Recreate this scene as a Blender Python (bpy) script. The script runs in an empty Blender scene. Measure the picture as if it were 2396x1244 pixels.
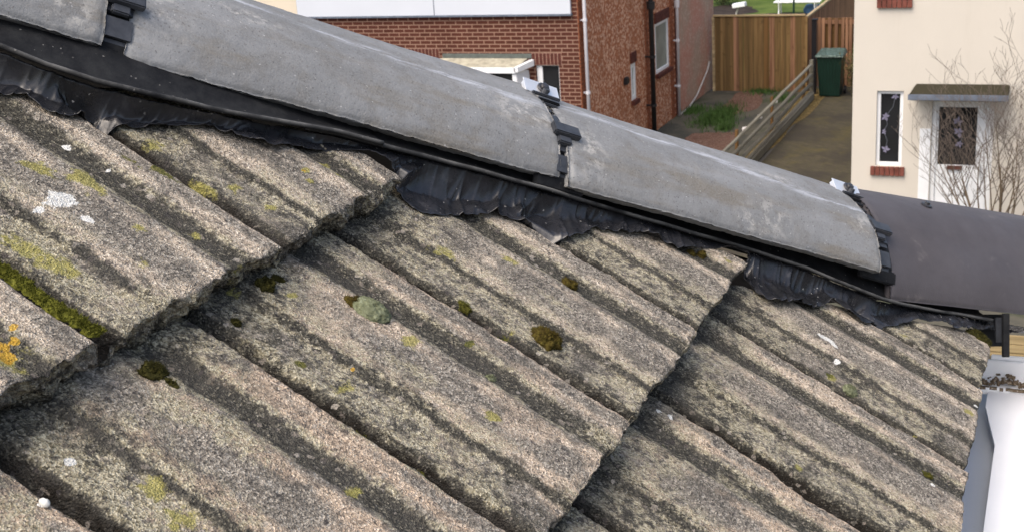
import bpy, bmesh, math, random
import numpy as np
from mathutils import Vector, Matrix, Quaternion

# ------------------------------------------------------------------ camera, light, exposure
SC = bpy.context.scene
COL = SC.collection
F, PIT, ROL, YAW = 3017.52, 0.31597, 0.066545, 0.414878
A, S0, T0, HH, TW, DL = 0.600789, -0.606274, 0.610782, 0.555783, 0.213424, 0.092765
G = 0.305                                   # course gauge of the tiles
fw = np.array([-math.sin(YAW)*math.cos(PIT), math.cos(YAW)*math.cos(PIT), -math.sin(PIT)])
r0 = np.array([math.cos(YAW), math.sin(YAW), 0.0]); d0 = np.cross(fw, r0)
rr = math.cos(ROL)*r0 + math.sin(ROL)*d0
dd = -math.sin(ROL)*r0 + math.cos(ROL)*d0

cd = bpy.data.cameras.new('camera'); cam = bpy.data.objects.new('camera', cd); COL.objects.link(cam)
cd.sensor_width = 36.0; cd.lens = F*36.0/2396.0; cd.clip_start = 0.02; cd.clip_end = 2000
cam.matrix_world = Matrix(((rr[0], -dd[0], -fw[0], 0), (rr[1], -dd[1], -fw[1], 0), (rr[2], -dd[2], -fw[2], 0), (0, 0, 0, 1)))
cd.dof.use_dof = True; cd.dof.focus_distance = 1.15; cd.dof.aperture_fstop = 34
SC.camera = cam

SUN_EL, SUN_AZ = math.radians(58), math.radians(200)     # azimuth: clockwise from +Y
W_ = bpy.data.worlds.new('World'); SC.world = W_; W_.use_nodes = True
nt = W_.node_tree; bg = nt.nodes['Background']
sky = nt.nodes.new('ShaderNodeTexSky'); sky.sky_type = 'NISHITA'; sky.sun_disc = False
sky.sun_elevation = SUN_EL; sky.sun_rotation = SUN_AZ; sky.dust_density = 6.0; sky.ozone_density = 0.6; sky.air_density = 1.0
nt.links.new(sky.outputs[0], bg.inputs[0]); bg.inputs[1].default_value = 0.15
sl = bpy.data.lights.new('sun', 'SUN'); sl.energy = 0.85; sl.angle = math.radians(50); sl.color = (1.0, 0.96, 0.90)
so = bpy.data.objects.new('sun', sl); COL.objects.link(so)
sdir = Vector((math.sin(SUN_AZ)*math.cos(SUN_EL), math.cos(SUN_AZ)*math.cos(SUN_EL), math.sin(SUN_EL)))
so.rotation_euler = sdir.to_track_quat('Z', 'Y').to_euler()
SC.view_settings.view_transform = 'Standard'; SC.view_settings.look = 'None'
SC.view_settings.gamma = 1; SC.view_settings.exposure = 0.80

# ------------------------------------------------------------------ frames
D = np.array([math.cos(A), 0, -math.sin(A)]); N = np.array([math.sin(A), 0, math.cos(A)]); Yv = np.array([0, 1.0, 0])
Hd = D + Yv*0.96; Hd /= np.linalg.norm(Hd)
Vd = np.array([0, 0, 1.0]) - Hd[2]*Hd; Vd /= np.linalg.norm(Vd)
Wd = np.cross(Hd, Vd)
if Wd[1] > 0: Wd = -Wd
HP = np.array([-.739, .886, -.154])
def RP(s, t, u):            # roof frame: s down the slope, t along the eaves, u out of the slope
    s, t, u = np.broadcast_arrays(np.asarray(s, float), np.asarray(t, float), np.asarray(u, float))
    return s[..., None]*D + t[..., None]*Yv + (u[..., None]-HH)*N
def HPt(h, w, v):           # hip frame: h down the hip, w across, v up
    h, w, v = np.broadcast_arrays(np.asarray(h, float), np.asarray(w, float), np.asarray(v, float))
    return HP + h[..., None]*Hd + w[..., None]*Wd + v[..., None]*Vd
def st_of(P): return P@D, P[..., 1], P@N + HH
def ray(x, y):
    v = fw*F + rr*(x-1198) + dd*(y-622); return v/F
def onroof(x, y, u=-0.012):
    v = ray(x, y); P = v*((u-HH)/(v@N)); return float(P@D), float(P[1])
def atY(x, y, Y): v = ray(x, y); return v*Y/v[1]
def atX(x, y, X): v = ray(x, y); return v*X/v[0]
def atZ(x, y, Z): v = ray(x, y); return v*Z/v[2]
GZ = -6.3

# ------------------------------------------------------------------ noise (numpy)
def _hash(ix, iy, iz, seed):
    h = (ix*374761393 + iy*668265263 + iz*2147483647 + seed*1274126177) & 0xffffffff
    h = ((h ^ (h >> 13))*1274126177) & 0xffffffff
    h = ((h ^ (h >> 16))*2246822519) & 0xffffffff
    return ((h ^ (h >> 15)) & 0xffffff)/float(0xffffff)
def vn(P, scale, seed=0):
    P = np.asarray(P, float)/scale; I = np.floor(P).astype(np.int64); f_ = P-I; f_ = f_*f_*(3-2*f_)
    o = 0
    for dx in (0, 1):
        for dy in (0, 1):
            for dz in (0, 1):
                w = (f_[..., 0] if dx else 1-f_[..., 0])*(f_[..., 1] if dy else 1-f_[..., 1])*(f_[..., 2] if dz else 1-f_[..., 2])
                o = o + w*_hash(I[..., 0]+dx, I[..., 1]+dy, I[..., 2]+dz, seed)
    return o*2-1
def fbm(P, scale, seed=0, oct=3):
    o = 0; a = 1; t = 0
    for k in range(oct):
        o = o + a*vn(P, scale, seed+k*17); t += a; a *= .5; scale *= .5
    return o/t
def sm(x, a, b):
    x = np.clip((x-a)/(b-a), 0, 1); return x*x*(3-2*x)

# ------------------------------------------------------------------ object helpers
def tag(o, label=None, cat=None, group=None, kind=None):
    if label: o['label'] = label
    if cat: o['category'] = cat
    if group: o['group'] = group
    if kind: o['kind'] = kind
    return o
def empty(name, loc, label, cat, group=None):
    o = bpy.data.objects.new(name, None); COL.objects.link(o); o.location = Vector(loc); o.empty_display_size = 0.05
    return tag(o, label, cat, group)
def wpos(o):
    p = Vector((0, 0, 0))
    while o is not None:
        p += o.location; o = o.parent
    return p
def link_mesh(name, me, mat, parent=None, origin=None, smooth=False):
    o = bpy.data.objects.new(name, me); COL.objects.link(o)
    if mat: me.materials.append(mat)
    org = Vector(origin) if origin is not None else Vector((0, 0, 0))
    if parent is not None:
        pw = wpos(parent)
        if origin is None: org = pw
        o.parent = parent; o.location = org-pw
    else:
        if origin is None:
            vs = np.empty(len(me.vertices)*3); me.vertices.foreach_get('co', vs); vs = vs.reshape(-1, 3)
            mn, mx = vs.min(0), vs.max(0); org = Vector(((mn[0]+mx[0])/2, (mn[1]+mx[1])/2, mn[2]))
        o.location = org
    me.transform(Matrix.Translation(-org))
    if smooth: me.polygons.foreach_set('use_smooth', [True]*len(me.polygons))
    me.update()
    return o
class MB:
    def __init__(s): s.v = []; s.f = []
    def add(s, vs, fs):
        b = len(s.v); s.v += [tuple(map(float, x)) for x in vs]; s.f += [tuple(b+i for i in f_) for f_ in fs]; return s
    def hexa(s, c):          # 8 corners: bottom 4 ccw, top 4 ccw
        return s.add(c, [(3, 2, 1, 0), (4, 5, 6, 7), (0, 1, 5, 4), (1, 2, 6, 5), (2, 3, 7, 6), (3, 0, 4, 7)])
    def box(s, x0, x1, y0, y1, z0, z1):
        return s.hexa([(x0, y0, z0), (x1, y0, z0), (x1, y1, z0), (x0, y1, z0), (x0, y0, z1), (x1, y0, z1), (x1, y1, z1), (x0, y1, z1)])
    def obox(s, c, ax, ay, az):   # centre and three half-axis vectors
        c = np.array(c); ax, ay, az = map(np.array, (ax, ay, az))
        return s.hexa([c-ax-ay-az, c+ax-ay-az, c+ax+ay-az, c-ax+ay-az, c-ax-ay+az, c+ax-ay+az, c+ax+ay+az, c-ax+ay+az])
    def tube(s, pts, r, n=8, cap=True):
        pts = [np.array(p, float) for p in pts]; m = len(pts)
        rs = r if isinstance(r, (list, tuple)) else [r]*m
        b = len(s.v); up = None
        for i, p in enumerate(pts):
            t = pts[min(i+1, m-1)]-pts[max(i-1, 0)]; t = t/(np.linalg.norm(t)+1e-12)
            if up is None:
                up = np.array([0, 0, 1.0]) if abs(t[2]) < .9 else np.array([1.0, 0, 0])
            x = np.cross(t, up); x /= np.linalg.norm(x)+1e-12; y = np.cross(x, t); up = y
            for k in range(n):
                a_ = 2*math.pi*k/n; s.v.append(tuple(p+rs[i]*(math.cos(a_)*x+math.sin(a_)*y)))
        for i in range(m-1):
            for k in range(n):
                s.f.append((b+i*n+k, b+i*n+(k+1) % n, b+(i+1)*n+(k+1) % n, b+(i+1)*n+k))
        if cap:
            s.f.append(tuple(b+k for k in reversed(range(n)))); s.f.append(tuple(b+(m-1)*n+k for k in range(n)))
        return s
    def prism(s, poly, off):      # closed polygon (3d pts) extruded by the vector off
        n = len(poly); off = np.array(off)
        return s.add([np.array(p) for p in poly]+[np.array(p)+off for p in poly],
                     [tuple(reversed(range(n))), tuple(range(n, 2*n))]+[(i, (i+1) % n, n+(i+1) % n, n+i) for i in range(n)])
    def build(s, name, mat, parent=None, origin=None, bevel=0, smooth=False):
        me = bpy.data.meshes.new(name); me.from_pydata(s.v, [], s.f); me.validate()
        if bevel or True:
            bm = bmesh.new(); bm.from_mesh(me)
            bmesh.ops.recalc_face_normals(bm, faces=bm.faces)
            if bevel:
                bmesh.ops.bevel(bm, geom=list(bm.edges), offset=bevel, segments=2, affect='EDGES', clamp_overlap=True)
            bm.to_mesh(me); bm.free()
        return link_mesh(name, me, mat, parent, origin, smooth)
def grid_mesh(name, P, attrs=None, mask=None, closed=False):
    m, n = P.shape[:2]
    me = bpy.data.meshes.new(name)
    idx = np.arange(m*n).reshape(m, n)
    if closed: idx = np.concatenate([idx, idx[:, :1]], 1)
    q = np.stack([idx[:-1, :-1], idx[:-1, 1:], idx[1:, 1:], idx[1:, :-1]], -1).reshape(-1, 4)
    if mask is not None: q = q[mask.reshape(-1)]
    me.vertices.add(m*n); me.vertices.foreach_set('co', P.reshape(-1).astype(np.float32))
    me.loops.add(len(q)*4); me.loops.foreach_set('vertex_index', q.reshape(-1).astype(np.int32))
    me.polygons.add(len(q)); me.polygons.foreach_set('loop_start', (np.arange(len(q))*4).astype(np.int32))
    me.update(calc_edges=True)
    for k, a_ in (attrs or {}).items():
        if a_.shape[-1] == 4:
            at = me.attributes.new(k, 'FLOAT_COLOR', 'POINT'); at.data.foreach_set('color', a_.reshape(-1).astype(np.float32))
        else:
            at = me.attributes.new(k, 'FLOAT_VECTOR', 'POINT'); at.data.foreach_set('vector', a_.reshape(-1).astype(np.float32))
    return me

# ------------------------------------------------------------------ material helpers
class NT:
    def __init__(s, name, rough=0.8, spec=0.3):
        s.m = bpy.data.materials.new(name); s.m.use_nodes = True; s.t = s.m.node_tree
        s.b = s.t.nodes['Principled BSDF']; s.b.inputs['Roughness'].default_value = rough
        s.b.inputs['Specular IOR Level'].default_value = spec
    def n(s, ty, **kw):
        x = s.t.nodes.new(ty)
        for k, v in kw.items():
            if k in x.inputs.keys(): s.set(x.inputs[k], v)
            else: setattr(x, k, v)
        return x
    def set(s, inp, v):
        if isinstance(v, bpy.types.NodeSocket): s.t.links.new(v, inp)
        else: inp.default_value = v
    def obj(s): return s.n('ShaderNodeTexCoord').outputs['Object']
    def attr(s, name): return s.n('ShaderNodeAttribute', attribute_name=name)
    def noise(s, vec, scale, detail=4, rough=.55, dist=0, out='Fac'):
        x = s.n('ShaderNodeTexNoise'); s.set(x.inputs['Vector'], vec); x.inputs['Scale'].default_value = scale
        x.inputs['Detail'].default_value = detail; x.inputs['Roughness'].default_value = rough; x.inputs['Distortion'].default_value = dist
        return x.outputs[out]
    def vor(s, vec, scale, out='Color', feature='F1', rand=1.0):
        x = s.n('ShaderNodeTexVoronoi', feature=feature); s.set(x.inputs['Vector'], vec); x.inputs['Scale'].default_value = scale
        x.inputs['Randomness'].default_value = rand
        return x.outputs[out]
    def mapping(s, vec, scale=(1, 1, 1), loc=(0, 0, 0), rot=(0, 0, 0)):
        x = s.n('ShaderNodeMapping'); s.set(x.inputs['Vector'], vec); x.inputs['Scale'].default_value = scale
        x.inputs['Location'].default_value = loc; x.inputs['Rotation'].default_value = rot; return x.outputs[0]
    def ramp(s, fac, stops, interp='LINEAR'):
        x = s.n('ShaderNodeValToRGB'); s.set(x.inputs[0], fac); cr = x.color_ramp; cr.interpolation = interp
        while len(cr.elements) < len(stops): cr.elements.new(.5)
        for e, (p, c) in zip(cr.elements, stops):
            e.position = p; e.color = tuple(c)+(1,) if hasattr(c, '__len__') else (c, c, c, 1)
        return x.outputs[0]
    def mr(s, v, a, b, c=0.0, d=1.0, smooth=True):
        x = s.n('ShaderNodeMapRange'); x.interpolation_type = 'SMOOTHSTEP' if smooth else 'LINEAR'
        s.set(x.inputs[0], v); x.inputs[1].default_value = a; x.inputs[2].default_value = b
        x.inputs[3].default_value = c; x.inputs[4].default_value = d; return x.outputs[0]
    def math(s, op, a, b=0.0, clamp=False):
        x = s.n('ShaderNodeMath', operation=op, use_clamp=clamp); s.set(x.inputs[0], a); s.set(x.inputs[1], b); return x.outputs[0]
    def mix(s, fac, a, b, mode='MIX'):
        x = s.n('ShaderNodeMix', data_type='RGBA', blend_type=mode, clamp_factor=True)
        s.set(x.inputs[0], fac)
        for i, v in ((6, a), (7, b)):
            if not isinstance(v, bpy.types.NodeSocket): v = tuple(v)+(1,) if len(v) == 3 else v
            s.set(x.inputs[i], v)
        return x.outputs[2]
    def sep(s, c):
        x = s.n('ShaderNodeSeparateColor'); s.set(x.inputs[0], c); return x.outputs
    def bump(s, h, strength=.5, dist=.002, normal=None):
        x = s.n('ShaderNodeBump'); s.set(x.inputs['Height'], h); x.inputs['Strength'].default_value = strength
        x.inputs['Distance'].default_value = dist
        if normal: s.set(x.inputs['Normal'], normal)
        s.t.links.new(x.outputs[0], s.b.inputs['Normal']); return x.outputs[0]
    def col(s, c): s.set(s.b.inputs['Base Color'], c if isinstance(c, bpy.types.NodeSocket) else tuple(c)+(1,)); return s
    def ro(s, c): s.set(s.b.inputs['Roughness'], c)

def simple(name, c, rough=.6, spec=.3, var=.25, scale=6, bump=0, bscale=80, metal=0):
    k = NT(name, rough, spec); v = k.obj()
    n1 = k.noise(v, scale, 5); lo = tuple(x*(1-var) for x in c); hi = tuple(min(1, x*(1+var)) for x in c)
    k.col(k.ramp(n1, [(.3, lo), (.7, hi)])); k.b.inputs['Metallic'].default_value = metal
    if bump: k.bump(k.noise(v, bscale, 4), .6, bump)
    return k.m

# ------------------------------------------------------------------ foreground materials
def tile_material():
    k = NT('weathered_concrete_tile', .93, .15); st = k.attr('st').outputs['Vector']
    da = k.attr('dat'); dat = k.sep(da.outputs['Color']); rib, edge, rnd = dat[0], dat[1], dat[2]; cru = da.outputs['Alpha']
    lic = k.attr('lic'); L = k.sep(lic.outputs['Color']); green = lic.outputs['Alpha']
    # aggregate grains at two sizes
    wst = k.mix(.002, st, k.noise(st, 260, 2, out='Color'), 'ADD')
    c1 = k.sep(k.vor(wst, 640)); c2 = k.sep(k.vor(wst, 260)); c3 = k.sep(k.vor(wst, 900))
    big = k.noise(st, 16, 4, .6); mid = k.noise(st, 75, 5, .7); fine = k.noise(st, 420, 4, .75); med = k.noise(st, 170, 5, .75)
    streak = k.noise(k.mapping(st, (9, 60, 9)), 1.0, 4, .6)
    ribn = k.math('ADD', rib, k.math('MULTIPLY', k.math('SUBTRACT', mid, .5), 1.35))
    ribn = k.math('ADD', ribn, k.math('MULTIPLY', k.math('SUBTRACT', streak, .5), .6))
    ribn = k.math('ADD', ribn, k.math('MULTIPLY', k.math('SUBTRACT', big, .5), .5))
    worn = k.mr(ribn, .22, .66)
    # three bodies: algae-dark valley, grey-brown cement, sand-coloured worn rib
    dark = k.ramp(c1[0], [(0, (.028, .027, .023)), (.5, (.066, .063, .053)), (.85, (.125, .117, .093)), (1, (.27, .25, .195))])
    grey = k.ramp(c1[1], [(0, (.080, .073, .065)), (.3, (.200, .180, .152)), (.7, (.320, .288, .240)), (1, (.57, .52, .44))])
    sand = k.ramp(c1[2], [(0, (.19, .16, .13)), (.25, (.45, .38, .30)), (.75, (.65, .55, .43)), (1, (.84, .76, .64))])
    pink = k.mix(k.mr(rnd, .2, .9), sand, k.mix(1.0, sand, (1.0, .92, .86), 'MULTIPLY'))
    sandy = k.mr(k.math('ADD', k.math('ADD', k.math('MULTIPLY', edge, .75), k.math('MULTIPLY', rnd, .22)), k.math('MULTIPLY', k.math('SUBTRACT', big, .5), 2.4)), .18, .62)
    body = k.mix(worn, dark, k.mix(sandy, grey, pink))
    body = k.mix(k.math('MULTIPLY', k.mr(ribn, -.05, -.40), .95), body, (.017, .014, .011))  # joints blackened in colour: painted gap shade together with real dirt
    stone = k.mr(c2[0], .93, .96); sc_ = k.ramp(c2[1], [(0, (.035, .033, .036)), (.45, (.11, .095, .09)), (.6, (.30, .26, .22)), (1, (.50, .46, .40))])
    body = k.mix(k.math('MULTIPLY', stone, .7), body, sc_)
    fl = k.mr(c3[0], .955, .98); body = k.mix(k.math('MULTIPLY', fl, k.mr(ribn, .0, .5, .15, .65)), body, (.62, .59, .52))
    # dark pits and algae specks at two sizes
    body = k.mix(k.mr(fine, .56, .69, 0, .68), body, (.040, .037, .033))
    body = k.mix(k.mr(med, .56, .68, 0, .58), body, (.060, .056, .050))
    # blotchy grey-black algae film over ribs and pans alike, in ragged patches
    film = k.mr(k.noise(k.mapping(st, (60, 95, 90)), 1.0, 6, .78), .52, .61, 0, .46)
    film2 = k.mr(k.noise(k.mapping(st, (14, 30, 30), (3, 1, 0)), 1.0, 5, .7), .48, .62, 0, .40)
    body = k.mix(film, body, (.058, .056, .051)); body = k.mix(film2, body, (.070, .066, .060))
    # pale crust lichen in the pans
    crust = k.math('MULTIPLY', k.mr(k.noise(st, 75, 5, .8), .44, .53), k.mr(k.noise(st, 11, 3), .36, .48))
    crust = k.math('MULTIPLY', crust, k.math('MULTIPLY', k.mr(dat[0], .95, .55), k.mr(dat[0], .12, .40)))
    cr2 = k.math('MULTIPLY', k.mr(k.math('ADD', cru, k.math('MULTIPLY', k.math('SUBTRACT', k.noise(st, 60, 5, .8), .5), 2.4)), .30, .62), k.mr(cru, .05, .25))
    cr2 = k.math('MULTIPLY', cr2, k.mr(ribn, -.15, .15))
    crust = k.math('MAXIMUM', crust, cr2)
    crust = k.math('MULTIPLY', crust, k.mr(med, .62, .50))
    body = k.mix(k.math('MULTIPLY', crust, .85), body, k.ramp(c1[0], [(0, (.12, .105, .07)), (.35, (.34, .305, .205)), (1, (.66, .61, .46))]))
    # lichen patches
    br = k.math('ADD', k.noise(st, 150, 5, .8), k.math('MULTIPLY', k.noise(st, 55, 3), .8))
    def patch(mask, c_lo, c_hi, base, th=.95, soft=.10, op=.9, nf=2.3):
        m_ = k.mr(k.math('ADD', mask, k.math('MULTIPLY', k.math('SUBTRACT', br, .9), nf)), th-.45, th-.45+soft)
        m_ = k.math('MULTIPLY', m_, k.mr(mask, .02, .12))
        return k.mix(k.math('MULTIPLY', m_, op), base, k.mix(c1[1], c_lo, c_hi))
    body = patch(L[0], (.20, .185, .05), (.46, .42, .14), body, .86, .40, .85)
    body = patch(green, (.055, .065, .014), (.16, .15, .03), body, .85, .15, .9)
    body = patch(L[2], (.42, .24, .03), (.60, .38, .06), body, .92, .2, .9, 1.8)
    body = patch(L[1], (.66, .66, .62), (.88, .88, .85), body, .90, .10, .95, 1.6)
    k.col(body)
    h1 = k.math('MULTIPLY', c1[0], .7); h2 = k.vor(wst, 640, 'Distance'); h3 = k.math('MULTIPLY', k.math('ADD', fine, med), -1.6)
    hgt = k.math('ADD', k.math('ADD', h1, k.math('MULTIPLY', h2, -1.2)), k.math('MULTIPLY', h3, .8))
    k.bump(hgt, 1.0, .0014)
    return k.m
def hip_material():
    k = NT('grey_concrete_hip', .88, .2); st = k.attr('st').outputs['Vector']; dat = k.sep(k.attr('dat').outputs['Color'])
    big = k.noise(k.mapping(st, (3, 9, 9)), 2.2, 5, .6); mid = k.noise(st, 45, 5, .6); fine = k.noise(st, 500, 3, .7)
    c = k.ramp(big, [(.25, (.148, .154, .157)), (.5, (.196, .204, .209)), (.75, (.250, .260, .268))])
    c = k.mix(k.mr(mid, .45, .72, 0, .45), c, (.125, .115, .098))
    c = k.mix(k.math('MULTIPLY', k.mr(k.noise(k.mapping(st, (5, 25, 25)), 1.6, 4), .48, .68), k.mr(dat[0], .18, .5)), c, (.165, .155, .135))
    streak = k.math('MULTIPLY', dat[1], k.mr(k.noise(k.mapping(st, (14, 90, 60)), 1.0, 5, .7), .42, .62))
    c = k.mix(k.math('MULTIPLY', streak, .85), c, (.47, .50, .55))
    pale = k.math('MULTIPLY', dat[2], k.mr(k.noise(st, 70, 5, .7), .46, .62))
    c = k.mix(k.math('MULTIPLY', pale, .7), c, (.46, .45, .42))
    g = k.sep(k.vor(st, 700)); c = k.mix(k.mr(g[0], .996, .998, 0, .5), c, (.50, .50, .49)); c = k.mix(k.mr(g[1], .955, .98, 0, .55), c, (.08, .077, .072)); c = k.mix(k.mr(k.noise(st, 160, 5, .8), .58, .70, 0, .45), c, (.11, .105, .098))
    c = k.mix(k.mr(fine, .35, .75, 0, .35), c, (.29, .295, .30))
    k.col(c); k.bump(k.math('ADD', k.math('MULTIPLY', fine, .6), k.math('MULTIPLY', mid, 1.2)), .8, .0011)
    return k.m
def brown_material():
    k = NT('smooth_brown_hip', .62, .35); st = k.attr('st').outputs['Vector']
    c = k.ramp(k.noise(st, 14, 6, .7), [(.3, (.060, .055, .060)), (.7, (.082, .076, .082))])
    c = k.mix(k.mr(k.noise(st, 26, 5, .65), .62, .74, 0, .35), c, (.17, .155, .15))
    g = k.sep(k.vor(st, 500));     k.col(c); k.bump(k.noise(st, 420, 4, .6), .5, .0006); k.ro(k.ramp(k.noise(st, 12, 4), [(.3, .5), (.7, .72)])); return k.m
M = {}
M['tile'] = tile_material(); M['hip'] = hip_material(); M['brown'] = brown_material()
def foil_mat():
    k = NT('black_foil', .3, .5); v = k.attr('st').outputs['Vector']
    c = k.ramp(k.noise(v, 30, 5, .65), [(.35, (.010, .011, .013)), (.62, (.026, .027, .032)), (.80, (.085, .085, .09))])
    g = k.sep(k.vor(v, 700)); c = k.mix(k.mr(g[0], .996, .998, 0, .6), c, (.45, .44, .42))
    dat = k.sep(k.attr('dat').outputs['Color'])
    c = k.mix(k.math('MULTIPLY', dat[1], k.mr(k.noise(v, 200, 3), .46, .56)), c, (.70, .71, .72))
    k.col(c); k.ro(k.ramp(k.noise(v, 45, 5, .7), [(.32, .18), (.52, .28), (.7, .50)])); k.bump(k.noise(v, 40, 3, .5, 1.5), .35, .0012); return k.m
M['foil'] = foil_mat()
def tray_mat():
    k = NT('black_tray_plastic', .7, .2); v = k.obj()
    c = k.ramp(k.noise(v, 40, 6, .7), [(.4, (.006, .0065, .008)), (.68, (.022, .023, .024)), (.85, (.07, .068, .06))])
    g = k.sep(k.vor(v, 700)); c = k.mix(k.mr(g[0], .997, .999, 0, .5), c, (.3, .29, .27))
    dd_ = k.sep(k.attr('dat').outputs['Color'])[0]; c = k.mix(k.math('MULTIPLY', dd_, k.mr(k.noise(v, 22, 4), .30, .62)), c, (.13, .13, .125))
    k.col(c); k.bump(k.noise(v, 300, 3), .4, .0006); return k.m
M['tray'] = tray_mat()
def clip_mat():
    k = NT('clip_plastic', .42, .4); v = k.obj()
    k.col(k.ramp(k.noise(v, 60, 5, .7), [(.35, (.028, .031, .037)), (.62, (.050, .054, .063)), (.85, (.11, .11, .11))]))
    k.bump(k.noise(v, 400, 3), .3, .0004); return k.m
M['clip'] = clip_mat()
M['plate'] = simple('bright_steel', (.74, .75, .76), .32, .5, .08, 60, 0, 80, .55)
M['screw'] = simple('dark_screw', (.03, .03, .034), .35, .5, .4, 200)
def moss_mat(name, lo, hi, tip):
    k = NT(name, .95, .1); v = k.obj(); n1 = k.noise(v, 260, 4, .7); n2 = k.noise(v, 60, 3)
    c = k.ramp(n1, [(.3, lo), (.55, hi), (.72, tip)]); c = k.mix(k.mr(n2, .45, .7, 0, .6), c, tuple(x*.6 for x in hi))
    k.col(c); k.bump(n1, .9, .002); return k.m
M['moss_g'] = moss_mat('olive_moss', (.028, .030, .008), (.085, .082, .016), (.19, .18, .04))
M['moss_s'] = moss_mat('bright_moss', (.060, .065, .012), (.15, .155, .025), (.28, .28, .06))
M['moss_d'] = moss_mat('dark_olive_moss', (.016, .016, .006), (.046, .043, .012), (.12, .11, .03))
M['moss_b'] = moss_mat('brown_green_moss', (.030, .020, .007), (.080, .062, .014), (.18, .15, .035))
M['moss_p'] = moss_mat('pale_cushion_moss', (.105, .115, .065), (.20, .22, .135), (.34, .37, .26))

# ------------------------------------------------------------------ roof tiles
PX = np.array([-.002, .006, .011, .015, .020, .056, .063, .070, .105, .142, .149, .155, .168, .174, .182, .206, .2134])
PU = np.array([-.021, -.021, -.020, -.0100, -.0072, -.0074, -.0030, .000, .0006, -.0002, -.0035, -.0072, -.0074, -.0040, .000, .0003, -.0010])
PR = np.array([-.6, -.6, -.52, -.30, .45, .52, .0, .55, 1, .95, .50, .10, .05, .2, .9, 1, .98])  # negative values mark the joint, where gap shade and dirt are coloured in
_xs = np.linspace(-.002, TW, 1200)
def _sm(vals, wdt=9):
    y = np.interp(_xs, PX, vals); y = np.where(y > -.009, y*(.66 if wdt == 12 else 1), y); kz = np.hanning(wdt*2+1); kz /= kz.sum()
    return np.convolve(np.pad(y, wdt, 'edge'), kz, 'valid')
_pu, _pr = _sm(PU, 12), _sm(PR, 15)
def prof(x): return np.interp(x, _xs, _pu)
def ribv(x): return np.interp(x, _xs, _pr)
def edgev(x):       # the sandy worn lines along the near side of each raised rib
    return np.exp(-((x-.076)/.010)**2) + .55*np.exp(-((x-.132)/.010)**2) + .8*np.exp(-((x-.187)/.007)**2) + .7*np.exp(-((x-.211)/.005)**2)
CUT = {-1: .02, 0: .02, 1: .02, 2: .0, 3: -.035}
def hipcut(s, k): return 1.385+.96*(s-.012)+CUT[k]

def blob(x, y, rx, ry=None, w=1.0):
    s, t = onroof(x, y); ry = ry or rx; return (s, t, rx*.72, ry*1.25, w)
# positions read from the photograph: yellow-green, white, orange, green crusts (sizes in metres)
YEL = [blob(205, 425, .024, .012), blob(90, 385, .020, .010), blob(70, 580, .030, .012, .9), blob(120, 610, .022, .010, .8), blob(460, 430, .02, .008, .8), blob(355, 325, .014, .007, .9),
       blob(630, 495, .008, .006, 1.2), blob(545, 445, .009, .006), blob(705, 415, .005, .004, 1.4), blob(755, 395, .008, .006, 1.1), blob(785, 422, .006, .004), blob(715, 443, .005, .004),
       blob(1195, 597, .012, .006), blob(1055, 575, .016, .008, .8), blob(965, 790, .012, .009, 1.1), blob(820, 880, .011, .008, .9), blob(1145, 980, .010, .006, 1.1), blob(700, 660, .006, .005, 1.2),
       blob(380, 1120, .016, .008), blob(430, 1200, .02, .012, .8), blob(830, 1145, .010, .007, 1), blob(450, 560, .010, .006, .8), blob(1690, 628, .006, .004, 1.1),
       blob(1955, 870, .009, .006, 1), blob(2250, 980, .009, .005, 1.1), blob(1880, 1080, .010, .005, .9), blob(2140, 1020, .006, .005, .8), blob(320, 540, .010, .006, .8), blob(1200, 770, .006, .005, .9),
       blob(2120, 780, .010, .006, .8), blob(15, 860, .02, .016, .6), blob(560, 640, .008, .006, .7), blob(330, 640, .012, .006, .7), blob(170, 640, .01, .008, .8)]
WHI = [blob(145, 470, .0115, .0095, 1.2), blob(92, 494, .005, .005, 1.1), blob(205, 522, .008, .0035, 1.2), blob(165, 325, .005, .003, 1.1), blob(395, 383, .003, .003, 1.1), blob(258, 391, .0025, .0025, 1.1),
       blob(185, 1035, .006, .0035, 1.3), blob(115, 1151, .0035, .003, 1.4), blob(1940, 785, .014, .0035, 1.3), blob(1955, 800, .007, .003, 1.1), blob(1965, 840, .006, .004, .9), blob(1585, 950, .005, .0035, .8),
       blob(1560, 935, .004, .003, .8), blob(2170, 1145, .004, .004, .9), blob(680, 352, .002, .002, 1.1), blob(2275, 960, .004, .003, 1),
       blob(1900, 640, .003, .002, .9)]
ORA = [blob(10, 850, .008, .006, 1.1), blob(25, 785, .003, .003, 1.3), blob(30, 815, .004, .003, 1.1), blob(5, 825, .006, .005, 1.1), blob(703, 416, .0025, .002, 1.1), blob(838, 843, .002, .002, 1)]
GRN = [blob(1700, 640, .006, .003, .6), blob(1100, 800, .006, .004, 1), blob(1095, 695, .007, .004, 1), blob(850, 985, .014, .006, 1), blob(720, 820, .006, .004, .9), blob(997, 1090, .005, .003, 1.1),
       blob(1560, 880, .005, .003, 1), blob(1575, 1010, .004, .003, .7), blob(2160, 1110, .006, .004, 1), blob(310, 375, .016, .003, 1), blob(380, 410, .02, .003, 1.1), blob(1190, 770, .01, .003, .6), blob(1950, 865, .006, .004, .9)]
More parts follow.
